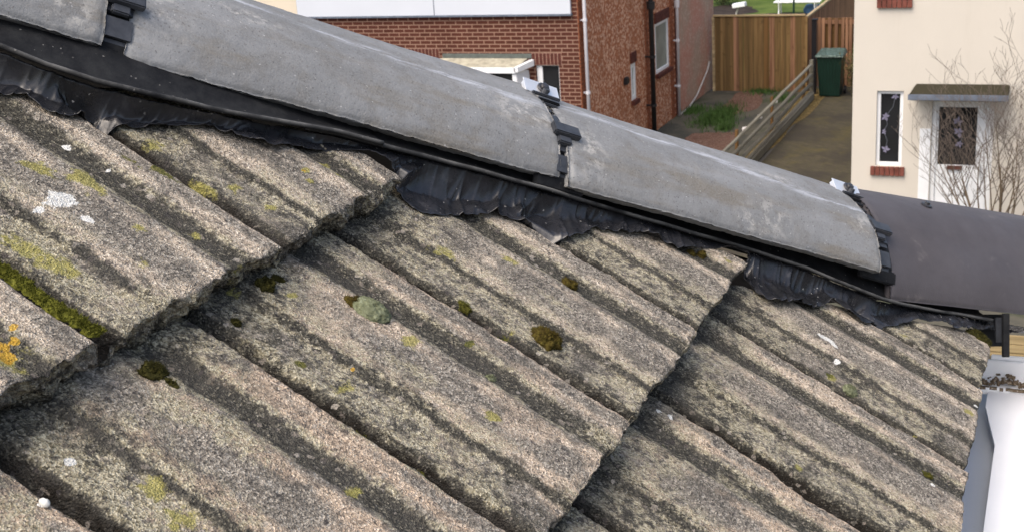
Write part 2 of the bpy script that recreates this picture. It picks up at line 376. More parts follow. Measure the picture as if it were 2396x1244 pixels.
CRU = [blob(200, 1060, .045, .016), blob(330, 1160, .05, .016), blob(420, 930, .03, .012, .8), blob(560, 1000, .05, .012, .9), blob(620, 790, .028, .013, 1.1), blob(720, 850, .03, .012), blob(860, 1000, .04, .012), blob(1000, 1100, .04, .012),
       blob(1120, 1180, .03, .014, .9), blob(640, 700, .02, .012, .8), blob(1390, 1040, .025, .012, .8), blob(80, 560, .045, .016, .9), blob(180, 660, .04, .014, .9), blob(1700, 900, .05, .012, .8), blob(1800, 1050, .05, .012, .7), blob(480, 460, .04, .012, .6),
       blob(1290, 700, .04, .008, .5), blob(960, 850, .05, .010, .6), blob(1750, 1130, .04, .012, .7), blob(60, 1180, .03, .02, .6), blob(350, 740, .03, .02, .6)]
def paint(s, t, L):
    o = np.zeros_like(s)
    for bs, bt, rs, rt, w in L:
        o = np.maximum(o, w*np.exp(-(((s-bs)/rs)**2+((t-bt)/rt)**2)))
    return o
def roof_tile(k, j, label, near=(0, 0), far=(0, 0), ds=.0016, dt=.0016, chip=None, parent=None):
    s1 = S0+k*G; t0 = T0+j*TW; s_top = s1-.375
    th = .0275
    c_side = np.array([th, th*.66, th*.33, .002, 0.0]); nx = int(TW/dt)
    x = np.linspace(0.0, TW-.0012, nx)
    X = np.concatenate([np.zeros(5), x, np.full(5, TW-.0012)]); d1 = np.concatenate([c_side, np.zeros(nx), c_side[::-1]])
    ns = int(.375/ds); S = np.linspace(s_top, s1, ns)
    e_d = np.linspace(0, th, 17)[1:]
    Sx = np.concatenate([S, np.full(16, s1), [s1-.012, s1-.03]]); d2 = np.concatenate([np.zeros(ns), e_d, [th, th]])
    SS, XX = np.meshgrid(Sx, X, indexing='ij'); dep = np.maximum(d1[None, :], d2[:, None])
    fr = (SS-s_top)/(s1-s_top)
    nearo = near[0]+(near[1]-near[0])*fr; faro = far[0]+(far[1]-far[0])*fr
    frx = XX/TW
    T = t0+XX+nearo*(1-frx)+faro*frx
    if chip is not None:
        T = T+chip(SS)*sm(XX, TW-.03, TW)
    U = prof(XX)-DL*(s1-SS)
    P0 = np.stack([SS, T, U-dep], -1)
    # edges of old tiles are rounded off and ragged
    en = .5+.5*fbm(P0, .02, 3)
    U = U-.0022*en*(1-sm(s1-SS, 0, .004))*(dep < 1e-6)-.0016*(1-sm(TW-.001-XX, 0, .003))*(dep < 1e-6)-.0012*(1-sm(XX, 0, .003))*(dep < 1e-6)
    T = np.minimum(T, hipcut(SS, k))
    U = U-dep
    face = sm(dep, 0, .003)
    Q = np.stack([SS, T, U], -1)
    n3 = [vn(Q, .0045, 11+i)*.00060+vn(Q, .0022, 31+i)*.0004+vn(Q, .013, 21+i)*.0008+vn(Q, .05, 41+i)*.0012 for i in range(3)]
    r_end = (SS > s1-.004)
    amp = 1+1.3*face
    rag = (fbm(Q, .030, 75)*.0045+fbm(Q, .013, 77)*.0035+fbm(Q, .006, 79)*.0022)*(1.15 if k == 1 else .55)*(r_end*(.55+face))
    under = -.004*sm(dep, .010, th)*r_end                 # the nose leans back a little under the tile
    Q = np.stack([SS+n3[0]*amp+rag+under, T+n3[1]*amp*.8, U+n3[2]*amp], -1)
    P = RP(Q[..., 0], Q[..., 1], Q[..., 2])
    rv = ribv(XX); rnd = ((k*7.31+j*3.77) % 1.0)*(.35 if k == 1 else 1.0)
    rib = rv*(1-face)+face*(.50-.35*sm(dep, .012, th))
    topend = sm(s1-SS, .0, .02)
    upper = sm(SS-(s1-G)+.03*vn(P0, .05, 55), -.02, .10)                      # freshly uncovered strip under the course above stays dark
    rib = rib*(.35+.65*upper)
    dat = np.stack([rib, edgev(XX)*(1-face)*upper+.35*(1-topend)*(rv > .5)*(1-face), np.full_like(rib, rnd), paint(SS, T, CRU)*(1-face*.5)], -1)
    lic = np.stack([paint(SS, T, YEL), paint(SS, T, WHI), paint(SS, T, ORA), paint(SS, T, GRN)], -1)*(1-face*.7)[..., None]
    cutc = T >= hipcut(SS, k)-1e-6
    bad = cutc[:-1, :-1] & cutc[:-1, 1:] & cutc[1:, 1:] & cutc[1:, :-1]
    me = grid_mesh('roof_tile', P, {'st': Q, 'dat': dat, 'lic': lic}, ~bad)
    if parent is not None: return link_mesh('upslope_tile', me, M['tile'], parent, None, True)
    o = link_mesh('roof_tile', me, M['tile'], None, RP(s1-.15, t0+TW/2, -.03), True)
    tag(o, label, 'roof tile', 'interlocking concrete tiles of the near roof slope')
    return o
jg = .0035
crack = lambda s: -.007*sm(s, .125, .150)-.002*vn(np.stack([s, s*0, s*0], -1), .02, 5)
TL = [
 (1, -1, 'grey roof tile with orange lichen spots at the left edge of the photo, beside the bright moss-filled joint', (0, 0), (-.002, -.003), None),
 (1, 0, 'lichen-covered roof tile with the big white splash patch, right of the moss-filled joint', (.003, .004), (0, 0), None),
 (1, 1, 'chipped end tile of the topmost course, running under the foil near its small yellow lichen dots', (.002, .002), (0, 0), None),
 (2, -2.5, 'roof tile cut off by the bottom left corner of the photo, below the white pebble', (0, 0), (-.002, -.002), None),
 (2, -1.5, 'roof tile at the bottom left with a white pebble lying on its far joint', (0, 0), (0, 0), None),
 (2, -.5, 'roof tile with broad buff lichen crust and a small white flake, just below the tile with the white splash', (.004, .006), (0, 0), None),
 (2, .5, 'roof tile carrying the large pale green moss cushion in its valley', (.003, .004), (0, 0), None),
 (2, 1.5, 'roof tile carrying the round brown and green moss clump beside its near joint', (.002, .003), (0, 0), None),
 (2, 2.5, 'hip-cut roof tile with a pointed corner under the foil, above the white-streaked tile', (.002, .003), (0, 0), None),
 (3, 0, 'roof tile mostly off the bottom edge of the photo, beneath the lowest corner of the middle course', (.002, .003), (0, 0), None),
 (3, 1, 'roof tile with a pinkish cracked far edge, beside the widest open joint', (.002, .003), (-.001, -.002), crack),
 (3, 2, 'sandy ribbed roof tile on the far side of the widest open joint', (.003, .012), (0, 0), None),
 (3, 3, 'roof tile with a small round green moss button, ending over the white gutter', (.001, .002), (0, 0), None),
 (3, 4, 'last roof tile before the hip, with its dark mossy corner by the end of the white gutter', (.001, .002), (0, 0), None),
]
for k_, j_, lb, ne, fa, ch in TL:
    roof_tile(k_, j_, lb, ne, fa, chip=ch)

def surf_u(s, t):
    """height of the tile surface over (s, t)"""
    s = np.asarray(s, float); t = np.asarray(t, float); out = np.full(s.shape, -.04)
    for k in (3, 2, 1, 0, -1):
        s1 = S0+k*G; j0 = T0+(0.5 if k % 2 == 0 else 0)*TW
        x = np.mod(t-j0, TW); u = prof(x)-DL*(s1-s)
        ok = (s <= s1) & (t <= hipcut(s, k)+.002) & (s > s1-.375)
        out = np.where(ok, u, out)
    return out

# ------------------------------------------------------------------ moss cushions and loose bits on the tiles
def cushion(name, x, y, rs, rt, h, mat, label, cat='moss', seed=0, rot=0, group=None, lift=-.0005, n=44, rough=.35, blades=True, bl=.0032):
    s, t = onroof(x, y); v_ = []; 
    th, ph = np.meshgrid(np.linspace(0, math.pi/2+.25, n//2), np.linspace(0, 2*math.pi, n, endpoint=False), indexing='ij')
    a = np.sin(th)*np.cos(ph)*rs; b = np.sin(th)*np.sin(ph)*rt; c = np.cos(th)*h
    ca, sa = math.cos(rot), math.sin(rot); a2 = a*ca-b*sa; b2 = a*sa+b*ca
    Q = np.stack([a2, b2, c], -1); sc_ = max(rs, rt)
    dsp = 1+rough*fbm(Q+seed*.37, sc_*.6, seed)+min(.22, rough)*vn(Q+seed, .0022, seed+9)+min(.12, rough)*vn(Q+seed, .0011, seed+19)
    Q = Q*dsp[..., None]
    rg = np.random.RandomState(seed+100); K = int(40000*rs*rt/ (.0125**2)*.055) if blades else 0
    base = surf_u(s+Q[..., 0], t+Q[..., 1])
    ub = float(np.median(base)); Q2 = RP(s+Q[..., 0], t+Q[..., 1], .5*ub+.5*base+lift+Q[..., 2])
    me = grid_mesh(name, Q2, None, None, True)
    if K:
        ii = rg.randint(0, Q.shape[0]-1, K); jj = rg.randint(0, n, K); C = Q2[ii, jj]; cen = RP(s, t, ub-.004)
        nd = C-cen; nd /= np.linalg.norm(nd, axis=1)[:, None]; nd = nd+rg.normal(0, .55, (K, 3)); nd /= np.linalg.norm(nd, axis=1)[:, None]
        sd = np.cross(nd, rg.normal(0, 1, (K, 3))); sd /= np.linalg.norm(sd, axis=1)[:, None]; L_ = rg.uniform(.0009, bl, K)[:, None]; C = C-nd*.0006
        V_ = np.stack([C-sd*.00042, C+sd*.00042, C+nd*L_], 1).reshape(-1, 3)
        bm = bmesh.new(); bm.from_mesh(me); vs = [bm.verts.new(p) for p in V_.tolist()]
        for a_ in range(K): bm.faces.new(vs[a_*3:a_*3+3])
        bm.to_mesh(me); bm.free()
    o = link_mesh(name, me, mat, None, RP(s, t, ub), True)
    return tag(o, label, cat, group)
MG = 'moss clumps growing on the roof tiles'
cushion('moss_clump', 880, 708, .0165, .0145, .0085, M['moss_p'], 'large pale green moss cushion in the valley of a middle course tile', seed=1, rot=.15, group=MG, rough=.10, bl=.0011)
cushion('moss_clump', 1282, 792, .0135, .0115, .010, M['moss_b'], 'brown and green moss clump beside a tile joint, largest of the brown ones', seed=2, rot=.1, group=MG)
cushion('moss_clump', 1336, 660, .008, .0065, .006, M['moss_b'], 'small dark brown moss knob uphill of the big brown clump', seed=3, group=MG)
cushion('moss_clump', 1995, 905, .008, .0075, .006, M['moss_p'], 'small round green moss button on the tile by the gutter', seed=4, group=MG, rough=.15)
cushion('moss_clump', 1637, 603, .005, .0045, .0045, M['moss_b'], 'dark moss dot just under the foil, right one of the pair', seed=5, group=MG)
cushion('moss_clump', 1615, 597, .0045, .0035, .004, M['moss_b'], 'dark moss dot just under the foil, left one of the pair', seed=6, group=MG)
cushion('moss_clump', 375, 835, .010, .009, .006, M['moss_d'], 'dark olive moss tuft in the corner under the tile with the white splash', seed=7, group=MG, rough=.5)
cushion('moss_clump', 640, 636, .008, .007, .006, M['moss_d'], 'dark olive moss tuft wedged under the edge between the top two tiles', seed=8, group=MG, rough=.5)
cushion('moss_clump', 572, 712, .005, .004, .003, M['moss_d'], 'thin olive moss spot below the ragged front edge of the white-splashed tile', seed=9, group=MG, rough=.6)
cushion('moss_clump', 1150, 880, .0045, .0035, .003, M['moss_p'], 'tiny pale green moss tuft downhill of the brown clump, mid tile', seed=10, group=MG, rough=.4)
cushion('moss_clump', 1100, 700, .0065, .004, .003, M['moss_g'], 'thin olive moss patch next to the middle tile joint', seed=12, group=MG, rough=.6)
cushion('moss_clump', 2278, 800, .022, .012, .006, M['moss_d'], 'dark mossy mat on the tile corner below the foil end', seed=13, group=MG, rough=.5)
for i, (px_, py_, r_, m__, lb) in enumerate((
  (415, 868, .0055, 'moss_d', 'small dark moss tuft just right of the corner tuft under the white-splashed tile'), (668, 622, .005, 'moss_d', 'little dark moss tuft right beside the wedge between the top two tiles'), (845, 690, .008, 'moss_b', 'brownish moss fringe on the upper left side of the big pale cushion'),
  (1262, 770, .006, 'moss_g', 'green moss fringe at the uphill side of the big brown clump'), (870, 995, .007, 'moss_d', 'thin dark moss tuft low in the joint at the middle of the lower roof'),
  (998, 1090, .004, 'moss_s', 'tiny bright green moss speck in the lowest long joint'), (2165, 1118, .005, 'moss_g', 'thin green moss tuft near the gutter edge of the lowest course'))):
    cushion('moss_clump', px_, py_, r_, r_*.75, r_*.55, M[m__], lb, seed=40+i, group=MG, rough=.6, n=30)
# the bright moss line in the left joint
def moss_line(pts, wd, label, mat, seed):
    ss = np.array([onroof(*p) for p in pts]); n = 130; f_ = np.linspace(0, len(ss)-1, n)
    cs = np.interp(f_, range(len(ss)), ss[:, 0]); ct = np.interp(f_, range(len(ss)), ss[:, 1])
    a = np.linspace(-1, 1, 15)
    prof_ = np.sqrt(np.clip(1-a**2, 0, 1))
    wv = wd*(.75+.45*vn(np.stack([cs, cs*0, cs*0], -1), .02, seed))*sm(f_, 0, .12)*sm(len(ss)-1-f_, 0, .15)
    S = cs[:, None]+a[None]*0; T = ct[:, None]+a[None]*wv[:, None]
    U = (-.0055-DL*(S0+G-cs))[:, None]+prof_[None]*.0065
    Q = np.stack([S, T, U], -1); nz = vn(Q, .004, seed)*.0016+vn(Q, .0018, seed+1)*.0012
    Q = Q+nz[..., None]
    me = grid_mesh('moss_strip', RP(Q[..., 0], Q[..., 1], Q[..., 2])); rg = np.random.RandomState(seed)
    K = 6000; ii = rg.randint(0, n, K); jj = rg.randint(1, 14, K); C = RP(Q[ii, jj, 0]+rg.normal(0, .0007, K), Q[ii, jj, 1]+rg.normal(0, .0006, K), Q[ii, jj, 2]-.0006)
    nd = N[None]+rg.normal(0, .6, (K, 3)); nd /= np.linalg.norm(nd, axis=1)[:, None]; sd = np.cross(nd, rg.normal(0, 1, (K, 3))); sd /= np.linalg.norm(sd, axis=1)[:, None]; L_ = rg.uniform(.0012, .0030, K)[:, None]
    V_ = np.stack([C-sd*.0005, C+sd*.0005, C+nd*L_], 1).reshape(-1, 3); bm = bmesh.new(); bm.from_mesh(me); vs = [bm.verts.new(p) for p in V_.tolist()]
    for a_ in range(K): bm.faces.new(vs[a_*3:a_*3+3])
    bm.to_mesh(me); bm.free()
    o = link_mesh('moss_strip', me, mat, None, None, True); return tag(o, label, 'moss')
moss_line([(-30, 618), (30, 655), (100, 715), (165, 765), (228, 803)], .0048, 'bright olive moss strip filling the joint at the left of the roof', M['moss_s'], 51)
M['pebble'] = simple('white_pebble', (.66, .66, .62), .6, .3, .1, 200)
cushion('pebble', 115, 1150, .0035, .0026, .003, M['pebble'], 'small white pebble lying beside the bottom left tile joint', 'pebble', 21, n=20, rough=.15, lift=.001, blades=False)

# ------------------------------------------------------------------ hip: tray, foil, tiles
hk = np.array([-1.10, -.10, -.065, -.024, .026, .115, .20, .29, .41, .50, .62, .72, .805, .918, 1.0, 1.25])
wk = np.array([.030, .0335, .0418, .0456, .0428, .033, .0185, .012, .0085, .005, .000, .003, .0108, .0270, .014, .010])
vk = np.array([-.014, -.0148, -.0187, -.0205, -.0192, -.0145, -.0073, -.0046, -.0035, -.0040, -.005, -.005, -.0065, -.0165, -.014, .004])
def lipW(h): return np.interp(h, hk, wk)
def lipV(h): return np.interp(h, hk, vk)
def tray(h0, h1, dw, dv, label):
    h = np.linspace(h0, h1, 260); w, v = lipW(h)+dw, lipV(h)+dv
    hn = np.stack([h, h*0, h*0], -1); w = w+.0012*vn(hn, .05, 5)+.0006*vn(hn, .012, 6); v = v+.0007*vn(hn, .04, 7)
    # cross-section: under return, lip bead, trough, rising wall under the cap tiles
    sec = [(-.002, -.0012), (0, -.0010), (-.0003, .0002), (-.0010, .0003), (-.006, -.0004), (-.013, .0004), (-.022, .004), (-.030, .014), (-.05, .028), (-.085, .040), (-.13, .046), (-.18, .040), (-.23, .006), (-.27, -.024)]
    P = np.stack([HPt(h, w+a if i < 5 else (w*(1-min(1, (i-4)/5))+a), v+b if i < 6 else b-.008) for i, (a, b) in enumerate(sec)], 1)
    dl = np.zeros(P.shape[:2]+(4,)); dl[:, 2:4, 0] = 1.0; dl[..., 3] = 1
    me = grid_mesh('hip_tray', P, {'dat': dl}); o = link_mesh('hip_tray', me, M['tray'], None, None, False)
    sol = o.modifiers.new('thick', 'SOLIDIFY'); sol.thickness = .0016; sol.offset = -1
    return tag(o, label, 'hip tray', 'black plastic trays under the hip tiles')
tray(-1.05, .245, 0, 0, 'upper length of black plastic hip tray, left half of the hip')
tray(.165, 1.13, -.0035, -.0022, 'lower length of black hip tray, running right to the brown cap tile')

edge_px = [(-420, 60), (-280, 120), (-160, 150), (-60, 165), (0, 175), (60, 190), (110, 225), (150, 243), (200, 250), (250, 262), (330, 266), (400, 275), (450, 284), (500, 290), (560, 318), (600, 332), (640, 341), (690, 342), (740, 345), (800, 352), (860, 362), (900, 380),
           (930, 400), (960, 425), (985, 450), (1010, 463), (1050, 471), (1110, 474), (1180, 478), (1215, 490), (1260, 512), (1295, 528), (1330, 538), (1370, 532), (1400, 524), (1450, 535), (1500, 542), (1540, 562), (1580, 580), (1620, 584),
           (1720, 578), (1750, 600), (1785, 645), (1805, 675), (1830, 688), (1890, 690), (1960, 696), (2000, 725), (2035, 745), (2090, 748), (2150, 745), (2190, 758), (2230, 772), (2270, 776), (2310, 772), (2360, 778), (2396, 772), (2450, 790)]
def foil():
    E = np.array([onroof(x, y, -.004) for x, y in edge_px]); n = 1500; m = 40
    seg = np.r_[0, np.cumsum(np.hypot(*np.diff(E, axis=0).T))]; f_ = np.linspace(0, seg[-1], n)
    es, et = np.interp(f_, seg, E[:, 0]), np.interp(f_, seg, E[:, 1])
    al = np.stack([f_, f_*0, f_*0], -1)
    # inner edge directly across the hip from each outer point
    Pout = RP(es, et, es*0); rel = Pout-HP; h = rel@Hd
    hs = np.convolve(np.pad(h, 30, 'edge'), np.ones(61)/61, 'valid')
    Pin = HPt(hs, lipW(hs)-.012, lipV(hs)-.004); is_, it, iu = st_of(Pin)
    v = np.linspace(0, 1, m)
    S = is_[:, None]+(es-is_)[:, None]*v; T = it[:, None]+(et-it)[:, None]*v
    acc = 0
    for o1, o2 in ((0, 0), (.005, 0), (-.005, 0), (0, .005), (0, -.005), (.003, .003), (-.003, -.003)):
        acc = acc+surf_u(np.minimum(S+o1, .309), np.minimum(T+o2, hipcut(S+o1, 3)-.0+10*0))
    U = acc/7
    U = np.maximum(U, -.036+.028*sm(T, 1.56, 1.63))
    kz = np.hanning(23); kz /= kz.sum()
    U = np.apply_along_axis(lambda z: np.convolve(np.pad(z, 11, 'edge'), kz, 'valid'), 0, U)
    U = np.maximum(U, acc/7)+.0022
    lift = iu[:, None]-.003
    w0 = np.clip(1-v/.45, 0, 1)[None]**1.5
    U = U*(1-w0)+lift*w0
    F2 = np.stack([f_[:, None]+.012*v[None], 0.012*v[None]+0*f_[:, None], 0*S], -1)
    fold = (1-np.abs(vn(F2, .024, 3)))**3*.0055+(1-np.abs(vn(F2, .009, 4)))**3*.0034+np.abs(vn(F2, .0055, 14))*.0012+fbm(F2, .035, 8)*.0025
    amp = (.25+.75*v[None]**.8)*(.45+.8*np.clip(.5+vn(F2*np.array([1, 0, 0]), .09, 12), 0, 1))
    U = U+fold*amp
    T = T+vn(F2, .016, 21)*.0016*v; S = S+vn(F2, .016, 22)*.0016*v+(v > .93)*vn(F2, .005, 23)*.0012
    U = np.maximum(U, surf_u(S, T)*(S < .306)+(-.05)*(S >= .306)+.0013)
    P = RP(S, T, U)
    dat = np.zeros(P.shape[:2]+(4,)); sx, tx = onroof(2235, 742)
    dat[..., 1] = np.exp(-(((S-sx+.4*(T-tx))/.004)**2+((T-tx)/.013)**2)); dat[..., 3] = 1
    me = grid_mesh('foil_skirt', P, {'st': P, 'dat': dat})
    o = link_mesh('foil_skirt', me, M['foil'], None, None, True)
    sol = o.modifiers.new('thick', 'SOLIDIFY'); sol.thickness = .0007
    tag(o, 'crinkled glossy black foil skirt draped over the tiles along the hip', 'foil skirt')
foil()

ARC = [(.0, .0055), (-.003, .014), (-.0125, .0285), (-.0275, .0465), (-.052, .0625), (-.080, .0745), (-.104, .0812), (-.130, .0855), (-.150, .0860)]
def arc_fn(arc):
    left = [(-.30-a, b) for a, b in arc[::-1][1:]]
    full = np.array(arc+left); seg = np.r_[0, np.cumsum(np.hypot(*np.diff(full, axis=0).T))]
    f_ = np.linspace(0, seg[-1], 1400); w = np.interp(f_, seg, full[:, 0]); v = np.interp(f_, seg, full[:, 1])
    kz = np.hanning(121); kz /= kz.sum()
    w2 = np.convolve(np.pad(w, 60, 'reflect', reflect_type='odd'), kz, 'valid'); v2 = np.convolve(np.pad(v, 60, 'reflect', reflect_type='odd'), kz, 'valid')
    return w2, v2, seg[-1]
AW, AV, AL = arc_fn(ARC)
def arc_pt(q, off=0.0):      # q: fraction of the whole arc; off: outward
    q = np.asarray(q, float); i = q*(len(AW)-1); w = np.interp(i, range(len(AW)), AW); v = np.interp(i, range(len(AV)), AV)
    gw, gv = np.gradient(AW), np.gradient(AV); tw = np.interp(i, range(len(AW)), gw); tv = np.interp(i, range(len(AV)), gv)
    L_ = np.hypot(tw, tv); return w+off*(-tv)*(-1)/L_*1.0, v+off*(-tw)/L_   # outward normal = (tv,-tw) turned out
def hip_tile(h0, h1, dw, dv, label, name='hip_tile', mat='hip', frame=None, arc=None, rough=1.0, seed=0, th=.015, wdrift=0.0, vdrift=0.0, streakq=.30, pale=()):
    w_, v_ = (AW, AV) if arc is None else arc
    n = 190; m = 150
    q = np.linspace(0, 1, n); i = q*(len(w_)-1)
    w = np.interp(i, range(len(w_)), w_); v = np.interp(i, range(len(v_)), v_)
    gw, gv = np.interp(i, range(len(w_)), np.gradient(w_)), np.interp(i, range(len(v_)), np.gradient(v_)); L_ = np.hypot(gw, gv); nw, nv = gv/L_, -gw/L_
    dr = np.concatenate([[th, th*.66, th*.33, .001], np.zeros(n), [.001, th*.33, th*.66, th]])
    w = np.concatenate([[w[0]]*4, w, [w[-1]]*4]); v = np.concatenate([[v[0]]*4, v, [v[-1]]*4])
    nw = np.concatenate([[nw[0]]*4, nw, [nw[-1]]*4]); nv = np.concatenate([[nv[0]]*4, nv, [nv[-1]]*4]); qq = np.concatenate([[0]*4, q, [1]*4])
    hh = np.linspace(h0, h1, m); hh = np.concatenate([[h0+.02, h0, h0, h0, h0], hh, [h1, h1, h1, h1, h1-.02]])
    dc = np.concatenate([[th, th, th*.66, th*.33, .0008], np.zeros(m), [.0008, th*.33, th*.66, th, th]])
    HHm, QQ = np.meshgrid(hh, qq, indexing='ij'); dep = np.maximum(dr[None], dc[:, None])
    fr = (HHm-h0)/(h1-h0)
    Wm = w[None]+dw+wdrift*fr-nw[None]*dep; Vm = v[None]+dv+vdrift*fr-nv[None]*dep
    # rounded arris
    rd = .0022*(1-sm(np.minimum(HHm-h0, h1-HHm), 0, .005))*(dep < 1e-6)+.0018*(1-sm(np.minimum(QQ, 1-QQ)*AL, 0, .005))*(dep < 1e-6)
    Wm -= nw[None]*rd; Vm -= nv[None]*rd
    Q = np.stack([HHm+seed, Wm, Vm], -1)
    edge = np.clip(1-np.minimum(np.minimum(HHm-h0, h1-HHm), np.minimum(QQ, 1-QQ)*AL)/.006, 0, 1)
    nz = [(vn(Q, .004, 60+a+seed)*.00025+vn(Q, .02, 63+a+seed)*.0005+vn(Q, .1, 66+a+seed)*.001)*rough+edge*rough*(vn(Q, .006, 70+a)*.0006+vn(Q, .002, 73+a)*.0004) for a in range(3)]
    if frame is None: P = HPt(HHm+nz[0], Wm+nz[1], Vm+nz[2])
    else:
        O, H2, W2, V2 = frame; P = O+(HHm+nz[0])[..., None]*H2+(Wm+nz[1])[..., None]*W2+(Vm+nz[2])[..., None]*V2
    lowb = 1-sm(QQ, .05, .30)
    drift = .05*np.sin(HHm*9+seed)+.03*fbm(Q*np.array([1, 0, 0]), .12, 9)
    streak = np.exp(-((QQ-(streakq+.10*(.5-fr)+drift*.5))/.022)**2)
    pl_ = np.zeros_like(QQ)
    for ph_, pq, ra, rb in pale: pl_ = np.maximum(pl_, np.exp(-(((fr-ph_)/ra)**2+((QQ-pq)/rb)**2)))
    pl_ = np.maximum(pl_, .55*np.clip(1-fr/.05, 0, 1)); pl_ = np.maximum(pl_, .5*np.clip(1-(1-fr)/.03, 0, 1)); pl_ = np.maximum(pl_, .25*np.clip(1-QQ/.015, 0, 1))
    dat = np.stack([lowb, streak, pl_, np.ones_like(QQ)], -1)
    me = grid_mesh(name, P, {'st': Q, 'dat': dat})
    o = link_mesh(name, me, M[mat], None, None, True)
    return tag(o, label, 'hip tile', 'rounded cap tiles along the hip')
hip_tile(-.47, -.0205, .002, .0008, 'grey concrete hip tile at the top left corner, uphill of the first black clip', seed=1, wdrift=-.001, pale=((.85, .2, .25, .10), (.93, .06, .06, .05)))
hip_tile(0.0, .450, .0008, -.005, 'long grey concrete hip tile between the first and second black clips', seed=2, vdrift=.009, streakq=.33, pale=((.25, .27, .08, .03), (.93, .2, .1, .06), (.05, .18, .06, .08)))
hip_tile(.4585, .905, .008, -.0015, 'grey concrete hip tile with a pale lime streak, between the second and third clips', seed=3, wdrift=.012, vdrift=.0085, streakq=.30, pale=((.62, .08, .05, .06), (.55, .05, .04, .05), (.72, .30, .08, .03), (.97, .16, .05, .05), (.06, .14, .05, .1)))
# the newer brown cap tile lies flatter over the eaves corner
az = math.radians(49.3); pb = math.radians(17.0)
H2 = np.array([math.cos(az)*math.cos(pb), math.sin(az)*math.cos(pb), -math.sin(pb)])
V2 = np.array([0, 0, 1.0])-H2[2]*H2; V2 /= np.linalg.norm(V2); W2 = np.cross(H2, V2); W2 = -W2 if W2[1] > 0 else W2
O2 = HPt(.938, 0, 0)
BARC = [(.0140, -.0175), (.0115, -.004), (.0040, .0132), (-.0086, .0319), (-.0249, .0499), (-.0473, .0725), (-.0711, .0870), (-.098, .0940), (-.125, .0955)]
def barc():
    left = [(-.25-a, b) for a, b in BARC[::-1][1:]]
    full = np.array(BARC+left); seg = np.r_[0, np.cumsum(np.hypot(*np.diff(full, axis=0).T))]
    f_ = np.linspace(0, seg[-1], 1400); w = np.interp(f_, seg, full[:, 0]); v = np.interp(f_, seg, full[:, 1])
    kz = np.hanning(161); kz /= kz.sum()
    return np.convolve(np.pad(w, 80, 'reflect', reflect_type='odd'), kz, 'valid'), np.convolve(np.pad(v, 80, 'reflect', reflect_type='odd'), kz, 'valid')
hip_tile(0.0, .46, 0, 0, 'smooth dark brown hip tile at the right, newer than the grey ones and lying flatter', mat='brown', frame=(O2, H2, W2, V2), arc=barc(), rough=.35, seed=4, th=.012)

